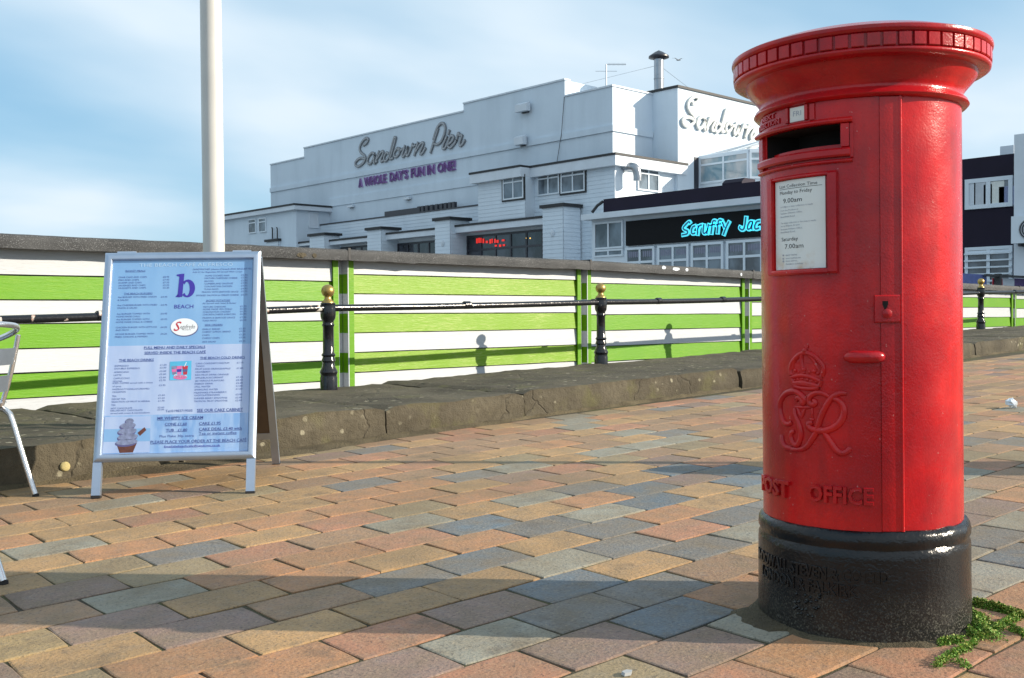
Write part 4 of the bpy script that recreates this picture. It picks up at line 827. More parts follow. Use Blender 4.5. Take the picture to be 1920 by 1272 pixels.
# plinth with irregular upper rolls
prof = [(0.258, -0.83), (0.257, -0.70), (0.2565, -0.575), (0.2555, -0.560), (0.2515, -0.553), (0.2515, -0.549), (0.2555, -0.541), (0.2565, -0.530), (0.254, -0.518), (0.248, -0.510), (0.238, -0.507), (0.20, -0.507)]
m = MB(); n = 120; vs = []
for i in range(n):
    a = 360 * i / n
    for q, (r, z) in enumerate(prof):
        w = noise.noise(Vector((math.cos(rad(a)) * 6, math.sin(rad(a)) * 6, q * 0.7))); k = 0.0026 if q >= 5 else 0.001; vs.append(cp(a, z + (w * 0.0035 if q > 6 else 0), r + w * k))
k = len(prof); m.add(vs, [(i * k + q, ((i + 1) % n) * k + q, ((i + 1) % n) * k + q + 1, i * k + q + 1) for i in range(n) for q in range(k - 1)]); pl = m.build('plinth', PLINTH, box, smooth=60); fixn(pl.data)
def fcy(R): return lambda u, v, d: cp(u, v, R + d)
for s_, a0, a1, z0, z1 in (('M\u1d9cDOWALL STEVEN & CO LTD', -76, 13.5, -0.625, -0.596), ('LONDON & FALKIRK', -67, -2, -0.660, -0.632)):
    m = MB(); s_ = s_.replace('\u1d9c', 'c'); text_add(m, s_, fcy(0.2565), a0, a1, z0, z1, extrude=0.05, bold=0.012, bevel=0.02, dz=0.05); m.build('maker_lettering', PLINTH, pl)
m = MB()
for q in range(26):
    a_, z_ = -29 + random.uniform(-8, 8), -0.692 + random.uniform(-0.030, 0.030); c = cp(a_, z_, 0.2555); m.lathe([(0.0, 0.006), (0.006, 0.0), (0.0, -0.006)], c, 6)
m.build('worn_emblem', PLINTH, pl, smooth=60)
# body shell (outside the door) and inner dark drum
AD0, AD1 = -101, 22.7
m = MB(); n = 96; vs = []
for i in range(n + 1):
    a = 23.7 + (258.6 - 23.7) * i / n
    for z in (-0.508, -0.3, 0, 0.25, 0.499): vs.append(cp(a, z, 0.240))
m.add(vs, [(i * 5 + q, (i + 1) * 5 + q, (i + 1) * 5 + q + 1, i * 5 + q + 1) for i in range(n) for q in range(4)]); body = m.build('body', RED, box, smooth=60)
cb_('inner_drum', box, (-105, 262, -0.505, 0.495, 0.10, 0.16), mat=DARK, step=6)
cb_('door_gap', box, (22.0, 24.2, -0.507, 0.497, 0.20, 0.2365), mat=DARK)
# door with slot opening
SA0, SA1, SZ0, SZ1 = -63, -9.4, 0.384, 0.442
As = sorted(set([AD0 + (SA0 - AD0) * i / 16 for i in range(17)] + [SA0 + (SA1 - SA0) * i / 24 for i in range(25)] + [SA1 + (10.8 - SA1) * i / 9 for i in range(10)]))
Zs = [-0.508, -0.35, -0.2, 0, 0.2, SZ0, SZ1, 0.4975]
m = MB(); na, nzq = len(As), len(Zs)
m.add([cp(a, z, 0.2430) for a in As for z in Zs], [(i * nzq + q, (i + 1) * nzq + q, (i + 1) * nzq + q + 1, i * nzq + q + 1) for i in range(na - 1) for q in range(nzq - 1) if not (As[i] >= SA0 - 1e-6 and As[i + 1] <= SA1 + 1e-6 and q == 5)])
for z in (SZ0, SZ1):
    n = 24; v = [cp(SA0 + (SA1 - SA0) * i / n, z + (0 if r > 0.22 else (0.012 if z == SZ0 else 0)), r) for i in range(n + 1) for r in (0.243, 0.19)]; m.add(v, [(2 * i, 2 * i + 1, 2 * i + 3, 2 * i + 2) for i in range(n)])
door = m.build('door', RED, box, smooth=45)
cb_('chute_flap', door, (SA0 + 0.5, SA1 - 0.5, SZ0 + 0.001, SZ0 + 0.012, 0.19, 0.225))
m = MB()
for a in (SA0, SA1): m.add([cp(a, SZ0 - 0.003, 0.2415), cp(a, SZ1 + 0.003, 0.2415), cp(a, SZ1 + 0.003, 0.15), cp(a, SZ0 - 0.003, 0.15)], [(0, 1, 2, 3)])
n = 20; m.add([cp(SA0 + (SA1 - SA0) * i / n, SZ1 - 0.001, r) for i in range(n + 1) for r in (0.240, 0.16)], [(2 * i, 2 * i + 1, 2 * i + 3, 2 * i + 2) for i in range(n)]); m.build('chute_lining', DARK, door)
cb_('door_edge_strip', door, (10.9, 22.7, -0.508, 0.4975, 0.20, 0.2458, 0.002))
m = MB(); m.tube([cp(21.9, -0.507 + 1.004 * i / 20, 0.2430) for i in range(21)], 0.0052, 10); m.build('door_lip', RED, door, smooth=60)
# slot mouldings
cb_('slot_moulding', door, (-74, -3, 0.442, 0.4535, 0.235, 0.2615, 0.004), (-74, -3, 0.3505, 0.3585, 0.235, 0.2535, 0.003), (-70, -4.2, 0.3640, 0.3835, 0.235, 0.2585, 0.004), (-73.5, -66, 0.36, 0.4415, 0.235, 0.2505, 0.002), (-8.6, -4.6, 0.384, 0.4415, 0.235, 0.2540, 0.003), (-4.3, -2.6, 0.36, 0.4415, 0.235, 0.2495, 0.002))
# collection tab
cb_('tab_guide', door, (-42.2, -40.4, 0.459, 0.497, 0.235, 0.2490, 0.002)); cb_('tab_guide', door, (-26.2, -23.4, 0.456, 0.497, 0.235, 0.2470, 0.002)); tab = cb_('tab_guide', door, (-29.2, -27.4, 0.459, 0.497, 0.235, 0.2490, 0.002))
cb_('day_tab', tab, (-39.6, -29.8, 0.4605, 0.4945, 0.235, 0.2446), mat=PAPER); m = MB(); text_add(m, 'FRI', fcy(0.2450), -37.2, -31.8, 0.4735, 0.4860); m.build('day_print', FADE, tab)
m = MB(); text_add(m, 'NEXT', fcy(0.2432), -70, -52, 0.4825, 0.4945, extrude=0.05, bold=0.015, bevel=0.015, dz=0.05); m.build('raised_lettering', RED, door); m = MB(); text_add(m, 'COLLECTION', fcy(0.2432), -80, -48, 0.4655, 0.4785, extrude=0.05, bold=0.015, bevel=0.015, dz=0.05); m.build('raised_lettering', RED, door)
# notice frame and notice
fr = cb_('notice_frame', door, (-57, -53, 0.094, 0.333, 0.235, 0.2560, 0.004), (-15.6, -11.2, 0.094, 0.333, 0.235, 0.2585, 0.005), (-52.9, -15.7, 0.3235, 0.333, 0.235, 0.2540, 0.003), (-52.9, -15.7, 0.094, 0.1065, 0.235, 0.2590, 0.004))
cb_('notice', fr, (-52.0, -17.6, 0.108, 0.3225, 0.235, 0.2462), mat=NOTICE)
def notice_line(m, s, off, xl, yb, xr, cap, sc=3.31):
    a0, z0 = cyl(off[0] + xl / sc, off[1] + yb / sc, 0.2465); a1, _ = cyl(off[0] + xr / sc, off[1] + yb / sc, 0.2465); h = cap / sc / 1943 * 2.45; text_add(m, s, fcy(0.2466), a0, a1, z0, z0 + h)
m, m2 = MB(), MB(); o1, o2 = (1340, 20), (1340, 380)
notice_line(m, 'Last Collection Time', o1, 425, 1103, 660, 21); notice_line(m, 'Monday to Friday', o1, 427, 1143, 627, 23); notice_line(m, '9.00am', o1, 447, 1193, 563, 30); notice_line(m, 'Saturday', o2, 435, 238, 537, 24); notice_line(m, '7.00am', o2, 455, 284, 570, 30)
a0, z0 = cyl(1340 + 425 / 3.31, 20 + 1112 / 3.31, 0.2465); a1, _ = cyl(1340 + 690 / 3.31, 20 + 1085 / 3.31, 0.2465); curved(m, a0, a1, z0, z0 + 0.0009, 0.2463, 0.2467)
for s_, yb, xr in (('A 4.00pm or later collection is made', 32, 632), ('from the Postbox at', 54, 540), ('Sandown Delivery Office,', 72, 565), ('Beachfield Road', 93, 518), ('The latest collection in the area is made', 132, 650), ('at 6.00pm from', 150, 548), ('Sandown Delivery Office,', 170, 565), ('Beachfield Road', 188, 518), ('08457 740740', 330, 530), ('www.royalmail.com', 348, 552), ('Enter address', 365, 530), ('Postbox number', 384, 568)):
    notice_line(m2, s_, o2, 430 if yb < 300 else 460, yb, xr, 11)
for yy in (325, 345, 362): a_, z_ = cyl(1340 + 440 / 3.31, 380 + yy / 3.31, 0.2465); curved(m2, a_, a_ + 1.2, z_ - 0.002, z_ + 0.002, 0.2463, 0.2467)
tag(m.build('notice_print', INK, fr), kind='stuff'); tag(m2.build('small_print', FADE, fr), kind='stuff')
# lock, pull, cypher, crown, lettering
lk = cb_('lock_plate', door, (7.6, 20.4, -0.023, 0.041, 0.235, 0.2535, 0.003)); cb_('keyhole', lk, (11.7, 13.8, 0.012, 0.020, 0.24, 0.2539), (12.2, 13.3, 0.004, 0.0125, 0.24, 0.2539), (11.3, 14.2, 0.017, 0.027, 0.24, 0.2539), mat=DARK, step=0.5)
m = MB(); c = cp(13.6, -0.002, 0.2530); nv = (c - cp(13.6, -0.002, 0)).normalized(); m.tube([c - nv * 0.004, c + nv * 0.003, c + nv * 0.006], [0.0115, 0.0110, 0.006], 16); m.build('keyhole_cover', RED, lk, smooth=40)
m = MB(); pts = [cp(-7.6 + 19.4 * i / 14, -0.101, 0.247 + 0.016 * math.sin(math.pi * min(1, max(0, i / 14))) ** 0.5) for i in range(15)]; m.tube(pts, [0.006, 0.0115, 0.0138] + [0.0145] * 9 + [0.0138, 0.0115, 0.006], 14); m.build('door_pull', RED, door, smooth=60)
def cy4(p): return cyl(1450 + p[0] / 5.53, 640 + p[1] / 5.53)
def stroke(m, pts, r=0.0052, k=6, lift=0.0423, taper=True):
    q = smooth_path([(cy4(p)[0], cy4(p)[1], 0) for p in pts], k); n = len(q); r *= 1.42; rr = [r * (0.62 + 0.38 * math.sin(math.pi * i / (n - 1)) ** 0.5) if taper else r for i in range(n)]
    m.tube([cp(v.x, v.y, 0.2 + lift) for v in q], rr, 8)
m = MB()
for r, pts in ((0.0058, [(278, 612), (262, 596), (285, 580), (318, 605), (325, 645), (345, 600), (300, 545), (240, 517), (165, 532), (110, 590), (88, 680), (105, 780), (140, 845), (185, 855), (212, 832)]), (0.0055, [(236, 690), (245, 760), (280, 840), (302, 920), (298, 1010), (265, 1072), (225, 1055), (202, 1000), (208, 945), (240, 930)]), (0.0058, [(106, 965), (112, 1040), (150, 1095), (215, 1112)]),
 (0.0060, [(190, 1118), (300, 1118), (365, 1085), (420, 1010), (465, 935), (490, 850), (530, 740), (590, 630), (645, 570), (715, 540), (782, 541)]), (0.0056, [(425, 612), (450, 618), (455, 645), (420, 655), (392, 625), (400, 575), (445, 540), (520, 535), (600, 575)]), (0.0068, [(640, 590), (705, 622), (748, 700), (738, 790), (690, 860), (620, 905), (540, 925), (450, 918), (400, 895), (382, 855), (430, 840)]), (0.0062, [(505, 895), (560, 965), (610, 1045), (665, 1125), (725, 1160), (785, 1140), (808, 1098)])): stroke(m, pts, r)
for pts in ([(268, 685), (310, 795)], [(310, 795), (352, 690)], [(420, 690), (424, 800)], [(245, 680), (440, 682)], [(395, 806), (445, 812)]): stroke(m, pts, 0.0036, 2)
m.build('royal_cypher', RED, door, smooth=60)
m = MB()
for r, pts in ((0.0048, [(212, 345), (200, 290), (222, 215), (270, 155), (325, 122), (372, 118), (435, 145), (500, 205), (542, 275), (525, 365)]), (0.0040, [(322, 120), (316, 190), (330, 290)]), (0.0036, [(300, 125), (245, 200), (225, 290)]), (0.0036, [(375, 125), (440, 190), (490, 290)]), (0.0045, [(212, 370), (300, 352), (400, 365), (512, 412)]), (0.0045, [(232, 432), (320, 425), (420, 445), (500, 468)]), (0.0042, [(232, 445), (300, 438), (400, 455), (497, 475), (420, 490), (310, 482), (240, 462)]), (0.0042, [(212, 372), (236, 440)]), (0.0042, [(516, 405), (500, 468)]), (0.0040, [(335, 95), (375, 95)]), (0.0032, [(368, 30), (370, 75)]), (0.0028, [(350, 52), (388, 52)])): stroke(m, pts, r, taper=False)
for x, y, r in ((355, 95, 0.007), (255, 300, 0.0052), (290, 318, 0.0042), (345, 290, 0.0060), (345, 320, 0.0045), (400, 315, 0.0045), (450, 310, 0.0055), (485, 330, 0.0045), (225, 340, 0.0042), (280, 392, 0.0040), (330, 385, 0.0035), (380, 395, 0.0045), (430, 405, 0.0035), (470, 415, 0.0038), (250, 395, 0.0032)):
    a_, z_ = cy4((x, y)); c = cp(a_, z_, 0.2440); m.lathe([(r * math.sin(math.pi * q / 6), r * math.cos(math.pi * q / 6)) for q in range(7)], c, 8)
for t in range(12):
    q = smooth_path([(385, 122, 0), (440, 148, 0), (500, 208, 0), (542, 275, 0)], 4)[t]; a_, z_ = cy4((q.x, q.y)); m.lathe([(0.0032 * math.sin(math.pi * w / 4), 0.0032 * math.cos(math.pi * w / 4)) for w in range(5)], cp(a_, z_, 0.2482), 6)
m.build('crown', RED, door, smooth=60)
cb_('crown_field', door, (-41, -20.5, -0.165, -0.118, 0.235, 0.2446, 0.001), (-38, -22.5, -0.176, -0.165, 0.235, 0.2446, 0.001))
m = MB(); text_add(m, 'POST', fcy(0.2432), -73.5, -42, -0.4465, -0.4070, extrude=0.05, bold=0.022, bevel=0.02, dz=0.13); m.build('raised_lettering', RED, door); m = MB(); text_add(m, 'OFFICE', fcy(0.2432), -29, 6.4, -0.4440, -0.4045, extrude=0.05, bold=0.022, bevel=0.02, dz=0.13); m.build('raised_lettering', RED, door)
# cap
cprof = [(0.20, 0.4975), (0.252, 0.4985), (0.258, 0.505), (0.254, 0.514), (0.246, 0.517), (0.2435, 0.523), (0.244, 0.530), (0.249, 0.539), (0.259, 0.551), (0.271, 0.564), (0.277, 0.575), (0.279, 0.581), (0.290, 0.5825), (0.299, 0.583), (0.306, 0.587), (0.3075, 0.593), (0.304, 0.598), (0.3015, 0.599), (0.3015, 0.6285), (0.305, 0.630), (0.311, 0.633), (0.3125, 0.639), (0.311, 0.646), (0.303, 0.650), (0.25, 0.668), (0.15, 0.684), (0.0, 0.692)]
m = MB(); n = 128; k = len(cprof); m.add([cp(360 * i / n, z, r) for i in range(n) for r, z in cprof], [(i * k + q, ((i + 1) % n) * k + q, ((i + 1) % n) * k + q + 1, i * k + q + 1) for i in range(n) for q in range(k - 1)]); cap = m.build('cap', RED, box, smooth=50); fixn(cap.data)
d0 = MB(); ND = 56; w2 = 360 / ND * 0.395
curved(d0, -w2, w2, 0.5985, 0.6290, 0.298, 0.3085, step=1.5, bev=0.0018); dm = None
for i in range(ND):
    if dm is None:
        me = bpy.data.meshes.new('dentil'); R0 = Vector((BC[0], BC[1], 0)); me.from_pydata([v - Vector((BC[0], BC[1], 0)) for v in d0.v], [], d0.f); me.materials.append(RED); dm = me; fixn(dm)
    o = bpy.data.objects.new('dentil', dm); COL.objects.link(o); o.parent = cap; o.location = Vector((BC[0], BC[1], 0)) - WL['cap']; o.rotation_euler = (0, 0, rad(360 * i / ND))
box.rotation_mode = 'QUATERNION'; from mathutils import Quaternion
box.rotation_quaternion = Quaternion(Vector((-TCv[0], -TCv[1], 0)), -0.0078)   # the post box leans a little
# mortar collar round the foot
m = MB(); n = 90; vs = []
for i in range(n):
    a = 360 * i / n; w = noise.noise(Vector((math.cos(rad(a)) * 3, math.sin(rad(a)) * 3, 1)))
    for t, h in ((0, 0.009), (0.5, 0.006), (1, -0.006)):
        r = 0.252 + (0.022 + 0.05 * max(0, w) + (0.06 if -80 < (a if a < 180 else a - 360) < -40 else 0)) * t; p = cp(a, 0, r); vs.append((p.x, p.y, gz(p.x, p.y) + h * (0.8 + 0.6 * noise.noise(p * 30)) + 0.002 * (t < 1)))
m.add(vs, [(i * 3 + q, ((i + 1) % n) * 3 + q, ((i + 1) % n) * 3 + q + 1, i * 3 + q + 1) for i in range(n) for q in range(2)]); o = m.build('mortar_collar', SILT, smooth=60); fixn(o.data); tag(o, 'ring of rough mortar and dirt round the foot of the pillar box', 'mortar', kind='stuff')
# ------------------------------------------------------------------ menu board
FLp, FRp = np.array([1.665, 4.354]), np.array([2.159, 3.962]); ev = (FRp - FLp) / np.linalg.norm(FRp - FLp); nv2 = np.array([ev[1], -ev[0]]); M0 = (FLp + FRp) / 2
E3 = Vector((ev[0], ev[1], (gz(*FRp) - gz(*FLp)) / np.linalg.norm(FRp - FLp) * 0.6)); E3.normalize(); N3 = Vector((nv2[0], nv2[1], 0)); Z3 = Vector((0, 0, 1)); S3 = (Z3 - N3 * 0.236).normalized(); NF = E3.cross(S3).normalized()
if NF.dot(N3) < 0: NF = -NF
F0 = Vector((M0[0], M0[1], gz(*M0)))
def bf_(u, w, d): return F0 + E3 * u + S3 * w + NF * d
def bd(px, py):
    d = Vector(ray(px, py)); o = Vector((0, 0, HC)); k = (F0 - o).dot(NF) / d.dot(NF); p = o + d * k - F0; return p.dot(E3), p.dot(S3)
mbd = thing('menu_board', F0, 'silver framed folding pavement board with a blue cafe menu poster', 'menu board')
HWd, W0, W1 = 0.336, 0.148, 1.066; FW = 0.034
def frame_set(fn, parent):
    c = [(-HWd, W0), (HWd, W0), (HWd, W1), (-HWd, W1)]; i_ = [(-HWd + FW, W0 + FW), (HWd - FW, W0 + FW), (HWd - FW, W1 - FW), (-HWd + FW, W1 - FW)]; g = 0.0006
    for q in range(4):
        a, b, ia, ib = c[q], c[(q + 1) % 4], i_[q], i_[(q + 1) % 4]; L_ = lambda p, r, t: (p[0] + (r[0] - p[0]) * t, p[1] + (r[1] - p[1]) * t)
        sec = [(0, -0.014), (0, 0.006), (0.15, 0.011), (0.5, 0.014), (0.85, 0.012), (1.0, 0.004), (1.0, -0.014)]; vs = []
        for t, d in sec: vs.append(fn(*L_(a, ia, t), d))
        for t, d in sec: vs.append(fn(*L_(b, ib, t), d))
        k = len(sec); o = MB().add(vs, [(s, (s + 1) % k, k + (s + 1) % k, k + s) for s in range(k)] + [tuple(range(k)), tuple(range(2 * k - 1, k - 1, -1))]).build('frame_rail', SNAP, parent, smooth=35); fixn(o.data)
    for sx in (-1, 1):
        a, b = sorted((sx * HWd, sx * (HWd - 0.036))); o = MB().fbox(fn, (a, 0.006, -0.013), (b, W0 - 0.001, 0.009)).build('leg', SNAP, parent); MB().fbox(fn, (a - 0.001, -0.002, -0.015), (b + 0.001, 0.010, 0.0105)).build('rubber_foot', RUBBER, o)
frame_set(bf_, mbd)
pn = MB().fbox(bf_, (-HWd + 0.01, W0 + 0.01, -0.012), (HWd - 0.01, W1 - 0.01, -0.002)).build('front_panel', HARDB, mbd)
wA, wB = bd(330, 647)[1], bd(330, 777)[1]; ui = HWd - FW + 0.002
MB().fbox(bf_, (-ui, wA, -0.002), (ui, W1 - FW + 0.002, -0.0005)).build('poster_panel', PBLUE, pn); MB().fbox(bf_, (-ui, wB, -0.002), (ui, wA, -0.0005)).build('poster_panel', PPALE, pn); MB().fbox(bf_, (-ui, W0 + FW - 0.002, -0.002), (ui, wB, -0.0005)).build('poster_panel', PSEA, pn)
pr = {k: MB() for k in ('navy', 'indigo', 'white', 'fade')}
fnP = lambda u, w, d: bf_(u, w, 0.0002 + d)
def ml(k, s, off, xl, xr, yb, cap, ul=False, sc=4.8, bold=0.0):
    u0, w0 = bd(off[0] + xl / sc, off[1] + yb / sc); u1, _ = bd(off[0] + xr / sc, off[1] + yb / sc); _, w1 = bd(off[0] + xl / sc, off[1] + (yb - cap) / sc)
    text_add(pr[k], s, fnP, u0, u1, w0, w1, bold=bold)
    if ul: h = (w1 - w0) * 0.13; pr[k].add([fnP(u0, w0 - h * 1.8, 0), fnP(u1, w0 - h * 1.8, 0), fnP(u1, w0 - h * 0.8, 0), fnP(u0, w0 - h * 0.8, 0)], [(0, 1, 2, 3)])
A1, A2 = (160, 460), (160, 700)
ml('white', 'THE BEACH CAF\u00c9 AL FRESCO', A1, 468, 1308, 193, 32)
ml('navy', 'BASKET MEALS', A1, 345, 523, 236, 16, True)
for s, y, xr, pc in (('CRAB CAKE AND CHIPS', 292, 537, '\u00a38.95'), ('FISH AND CHIPS', 317, 466, '\u00a37.95'), ('SCAMPI AND CHIPS', 342, 490, '\u00a37.95'), ('SAUSAGES AND CHIPS', 366, 524, '\u00a35.25'), ('NUGGETS AND CHIPS', 389, 530, '\u00a35.25')):
    ml('navy', s, A1, 283, xr, y, 15); ml('navy', pc, A1, 682, 738, y, 15)
ml('navy', 'THE BEACH BURGERS', A1, 333, 588, 440, 16, True)
for s, y, xl, xr, pc in (('4oz BURGER WITH FRIED ONION', 471, 279, 625, '\u00a33.95'), ('& SALAD', 497, 276, 372, ''), ('4oz CHEESEBURGER WITH FRIED', 544, 274, 632, '\u00a34.75'), ('ONION & SALAD', 569, 272, 452, ''), ('4oz BURGER TOPPED WITH', 622, 269, 566, '\u00a34.95'), ('HOME MADE CHILLI', 646, 267, 478, ''), ('4oz BURGER TOPPED WITH', 672, 266, 562, '\u00a35.25'), ('HOME MADE CHILLI & CHEESE', 696, 263, 590, ''), ('CHICKEN BURGER WITH LETTUCE', 744, 261, 630, '\u00a34.25'), ('AND MAYO', 768, 260, 380, ''), ('VEGGIE BURGER TOPPED WITH', 804, 257, 605, '\u00a34.25'), ('FRIED ONIONS & PEPPERS', 829, 255, 547, '')):
    ml('navy', s, A1, xl, xr, y, 15)
    if pc: ml('navy', pc, A1, 665, 722, y, 15)
ml('navy', 'SANDWICHES (choice of bread) AND BAGUETTES', A1, 950, 1478, 226, 15); ml('navy', 'Add \u00a31 for Baguettes All Served With Crisps', A1, 948, 1395, 250, 14)
for s, y, xl, xr, pc in (('HOME COOKED HAM', 284, 1062, 1278, '\u00a33.95'), ('MATURE CHEDDAR CHEESE', 307, 1058, 1352, '\u00a33.95'), ('BACON', 333, 1057, 1135, '\u00a33.95'), ('CUMBERLAND SAUSAGE', 356, 1056, 1313, '\u00a33.95'), ('CORONATION CHICKEN', 381, 1056, 1303, '\u00a34.95'), ('TUNA MAYO', 406, 1055, 1182, '\u00a34.95'), ('PRAWN WITH SEAFOOD SAUCE', 431, 1035, 1362, '\u00a35.95'), ('SMOKED SALMON & CREAM CHEESE', 461, 980, 1365, '\u00a35.25')):
    ml('navy', s, A1, xl, xr, y, 15); ml('navy', pc, A1, 1386, 1442, y - 4, 15)
ml('navy', 'JACKET POTATOES', A1, 1070, 1288, 508, 16, True); ml('navy', 'All Served with Salad & Butter', A1, 1040, 1345, 533, 15)
for s, y, xl, xr, pc in (('MATURE CHEDDAR', 565, 1047, 1250, '\u00a35.75'), ('HOME MADE VEG CHILLI', 587, 1046, 1305, '\u00a36.50'), ('CORONATION CHICKEN', 611, 1044, 1290, '\u00a36.75'), ('CHICKEN,CHEESE & BACON', 634, 1043, 1337, '\u00a36.95'), ('PRAWN & SEAFOOD SAUCE', 664, 1042, 1333, '\u00a37.95'), ('TUNA MAYO', 689, 1041, 1168, '\u00a36.50')):
    ml('navy', s, A1, xl, xr, y, 15); ml('navy', pc, A1, 1378, 1435, y - 3, 15)
ml('navy', 'SIDE ORDERS', A1, 1063, 1222, 728, 16, True)
for s, y, xr, pc in (('GARLIC BREAD', 766, 1200, '\u00a32.25'), ('CHEESY GARLIC BREAD', 790, 1296, '\u00a33.00'), ('CHIPS', 819, 1105, '\u00a32.25'), ('CHEESY CHIPS', 846, 1196, '\u00a33.05'), ('SIDE SALAD', 879, 1163, '\u00a32.25')):
    ml('navy', s, A1, 1040, xr, y, 15); ml('navy', pc, A1, 1374, 1428, y - 4, 15)
ml('navy', 'FULL MENU AND DAILY SPECIALS', A1, 517, 1068, 932, 23, True, bold=0.01); ml('navy', 'SERVED INSIDE THE BEACH CAF\u00c9', A1, 521, 1073, 978, 23, True, bold=0.01)
ml('navy', 'THE BEACH DRINKS', A1, 292, 606, 1043, 23, True, bold=0.01); ml('navy', 'THE BEACH COLD DRINKS', A1, 1022, 1425, 1027, 21, True, bold=0.01)
for s, y, xl, xr, pc in (('ESPRESSO', 1090, 256, 380, '\u00a31.60'), ('DOUBLE ESPRESSO', 1114, 254, 480, '\u00a32.50'), ('AMERICANO', 1146, 249, 384, '\u00a32.00'), ('LATTE', 1173, 246, 315, '\u00a32.60'), ('CAPPUCCINO', 1202, 244, 390, '\u00a32.60'), ('MOCHA', 1228, 240, 323, '\u00a32.70'), ('ICED COFFEE served with a choice', 1245, 238, 598, ''), ('of syrup', 1273, 237, 314, '\u00a32.95'), ('HAZELNUT/VANILLA/CARAMEL/', 1300, 236, 573, ''), ('CINNAMON', 1325, 235, 355, ''), ('TEA', 1362, 233, 272, '\u00a31.60'), ('DECAF TEA', 1388, 231, 355, '\u00a31.60'), ('SELECTION OF FRUIT & HERBAL', 1413, 228, 577, '\u00a31.70'), ('TEA', 1442, 226, 265, ''), ('HOT CHOCOLATE', 1472, 224, 415, '\u00a32.60'), ('DELUXE HOT CHOCOLATE', 1492, 221, 508, '\u00a33.00'), ('served with cream & marshmallows', 1516, 219, 573, '')):
    ml('navy', s, A1, xl, xr, y, 15)
    if pc: d = (y - 1090) * 0.045; ml('navy', pc, A1, 662 - d, 720 - d, y - 6, 15)
for s, y, xl, xr, pc in (('CANS-COKE/DIETCOKE/7UP/', 1074, 983, 1288, '\u00a31.10'), ('TANGO', 1098, 985, 1062, ''), ('FRUIT JUICE ORANGE/APPLE/', 1124, 981, 1298, '\u00a31.80'), ('CRANBERRY', 1150, 981, 1117, ''), ('KIDS FRUIT DRINK-ORANGE/', 1177, 980, 1284, ''), ('APPLE/BLACKCURRANT', 1203, 979, 1233, '\u00a31.25'), ('J20 VARIOUS FLAVOURS', 1230, 978, 1240, '\u00a32.40'), ('ENERGY DRINK', 1257, 976, 1142, '\u00a32.20'), ('STILL WATER', 1283, 975, 1118, '\u00a31.60'), ('SPARKLING WATER', 1310, 974, 1185, '\u00a31.60'), ('MILKSHAKE-STRAWBERRY/', 1337, 972, 1265, ''), ('CHOCOLATE/BANANA', 1360, 972, 1203, '\u00a32.95'), ('SUMMER BERRY SMOOTHIE', 1388, 971, 1270, '\u00a32.95'), ('TROPICAL FRUIT SMOOTHIE', 1414, 970, 1273, '\u00a32.95')):
    ml('navy', s, A1, xl, xr, y, 15)
    if pc: d = (y - 1074) * 0.03; ml('navy', pc, A1, 1354 - d, 1412 - d, y - 5, 15)
ml('navy', 'Tel:01983719505', A2, 714, 958, 352, 24); ml('navy', 'SEE OUR CAKE CABINET', A2, 999, 1412, 350, 28, True, bold=0.01)
ml('navy', 'MR WHIPPY ICE CREAM', A2, 643, 1054, 418, 27, True, bold=0.01); ml('navy', 'CONE \u00a31.60', A2, 710, 908, 471, 25, True, bold=0.01); ml('navy', 'TUB   \u00a31.80', A2, 720, 912, 525, 25, True, bold=0.01); ml('navy', 'CAKE \u00a31.95', A2, 1018, 1213, 467, 26, True, bold=0.01); ml('navy', 'CAKE DEAL \u00a33.40 with', A2, 1018, 1402, 518, 26, True, bold=0.01); ml('navy', 'Tea or instant coffee', A2, 1018, 1357, 556, 25, True); ml('navy', 'Plus Flake 30p extra', A2, 663, 972, 578, 22); ml('navy', 'PLEASE PLACE YOUR ORDER AT THE BEACH CAF\u00c9', A2, 583, 1445, 632, 27, True, bold=0.008); ml('indigo', 'Email:thebeachcafe@sandown.co.uk', A2, 706, 1210, 668, 18, True)
ml('indigo', 'BEACH', A1, 786, 957, 570, 36)
# big b: stem, serifs and bowl
def quadP(k, pts): pr[k].add([fnP(*bd(160 + x / 4.8, 460 + y / 4.8), 0.0001) for x, y in pts], [tuple(range(len(pts)))])
quadP('indigo', [(832, 260), (874, 256), (856, 466), (814, 466)]); quadP('indigo', [(806, 264), (834, 260), (832, 284), (806, 276)]); quadP('indigo', [(795, 466), (817, 440), (836, 455), (836, 470)])
out = [(905 + 66 * math.cos(t) - 3 * math.sin(t), 390 + 80 * math.sin(t)) for t in np.linspace(-2.35, 2.35, 24)]; inn = [(898 + 26 * math.cos(t), 392 + 62 * math.sin(t)) for t in np.linspace(-2.5, 2.5, 24)]
for i in range(23): quadP('indigo', [out[i], out[i + 1], inn[i + 1], inn[i]])
tag(pr['navy'].build('menu_print', NAVY, pn), kind='stuff'); tag(pr['indigo'].build('letter_logo', INDIGO, pn), kind='stuff'); pr['white'].build('heading_print', HEADPR, pn)
def disc(mat, name, cx_, cy_, rx, ry, off=A1, d=0.0002, n=32, rot=0.0, parent=None):
    pts = [(cx_ + rx * math.cos(t) * math.cos(rot) - ry * math.sin(t) * math.sin(rot), cy_ + rx * math.cos(t) * math.sin(rot) + ry * math.sin(t) * math.cos(rot)) for t in np.linspace(0, 2 * math.pi, n, endpoint=False)]
    return MB().add([fnP(*bd(off[0] + x / 4.8, off[1] + y / 4.8), d) for x, y in pts], [tuple(range(n))]).build(name, mat, parent or pn)
def poly(mat, name, pts, off=A1, d=0.0002): return MB().add([fnP(*bd(off[0] + x / 4.8, off[1] + y / 4.8), d) for x, y in pts], [tuple(range(len(pts)))]).build(name, mat, pn)
disc(VIOLPR, 'coffee_logo_shadow', 880, 743, 123, 80); disc(WHITEPR, 'coffee_logo_oval', 876, 737, 121, 78, d=0.0004)
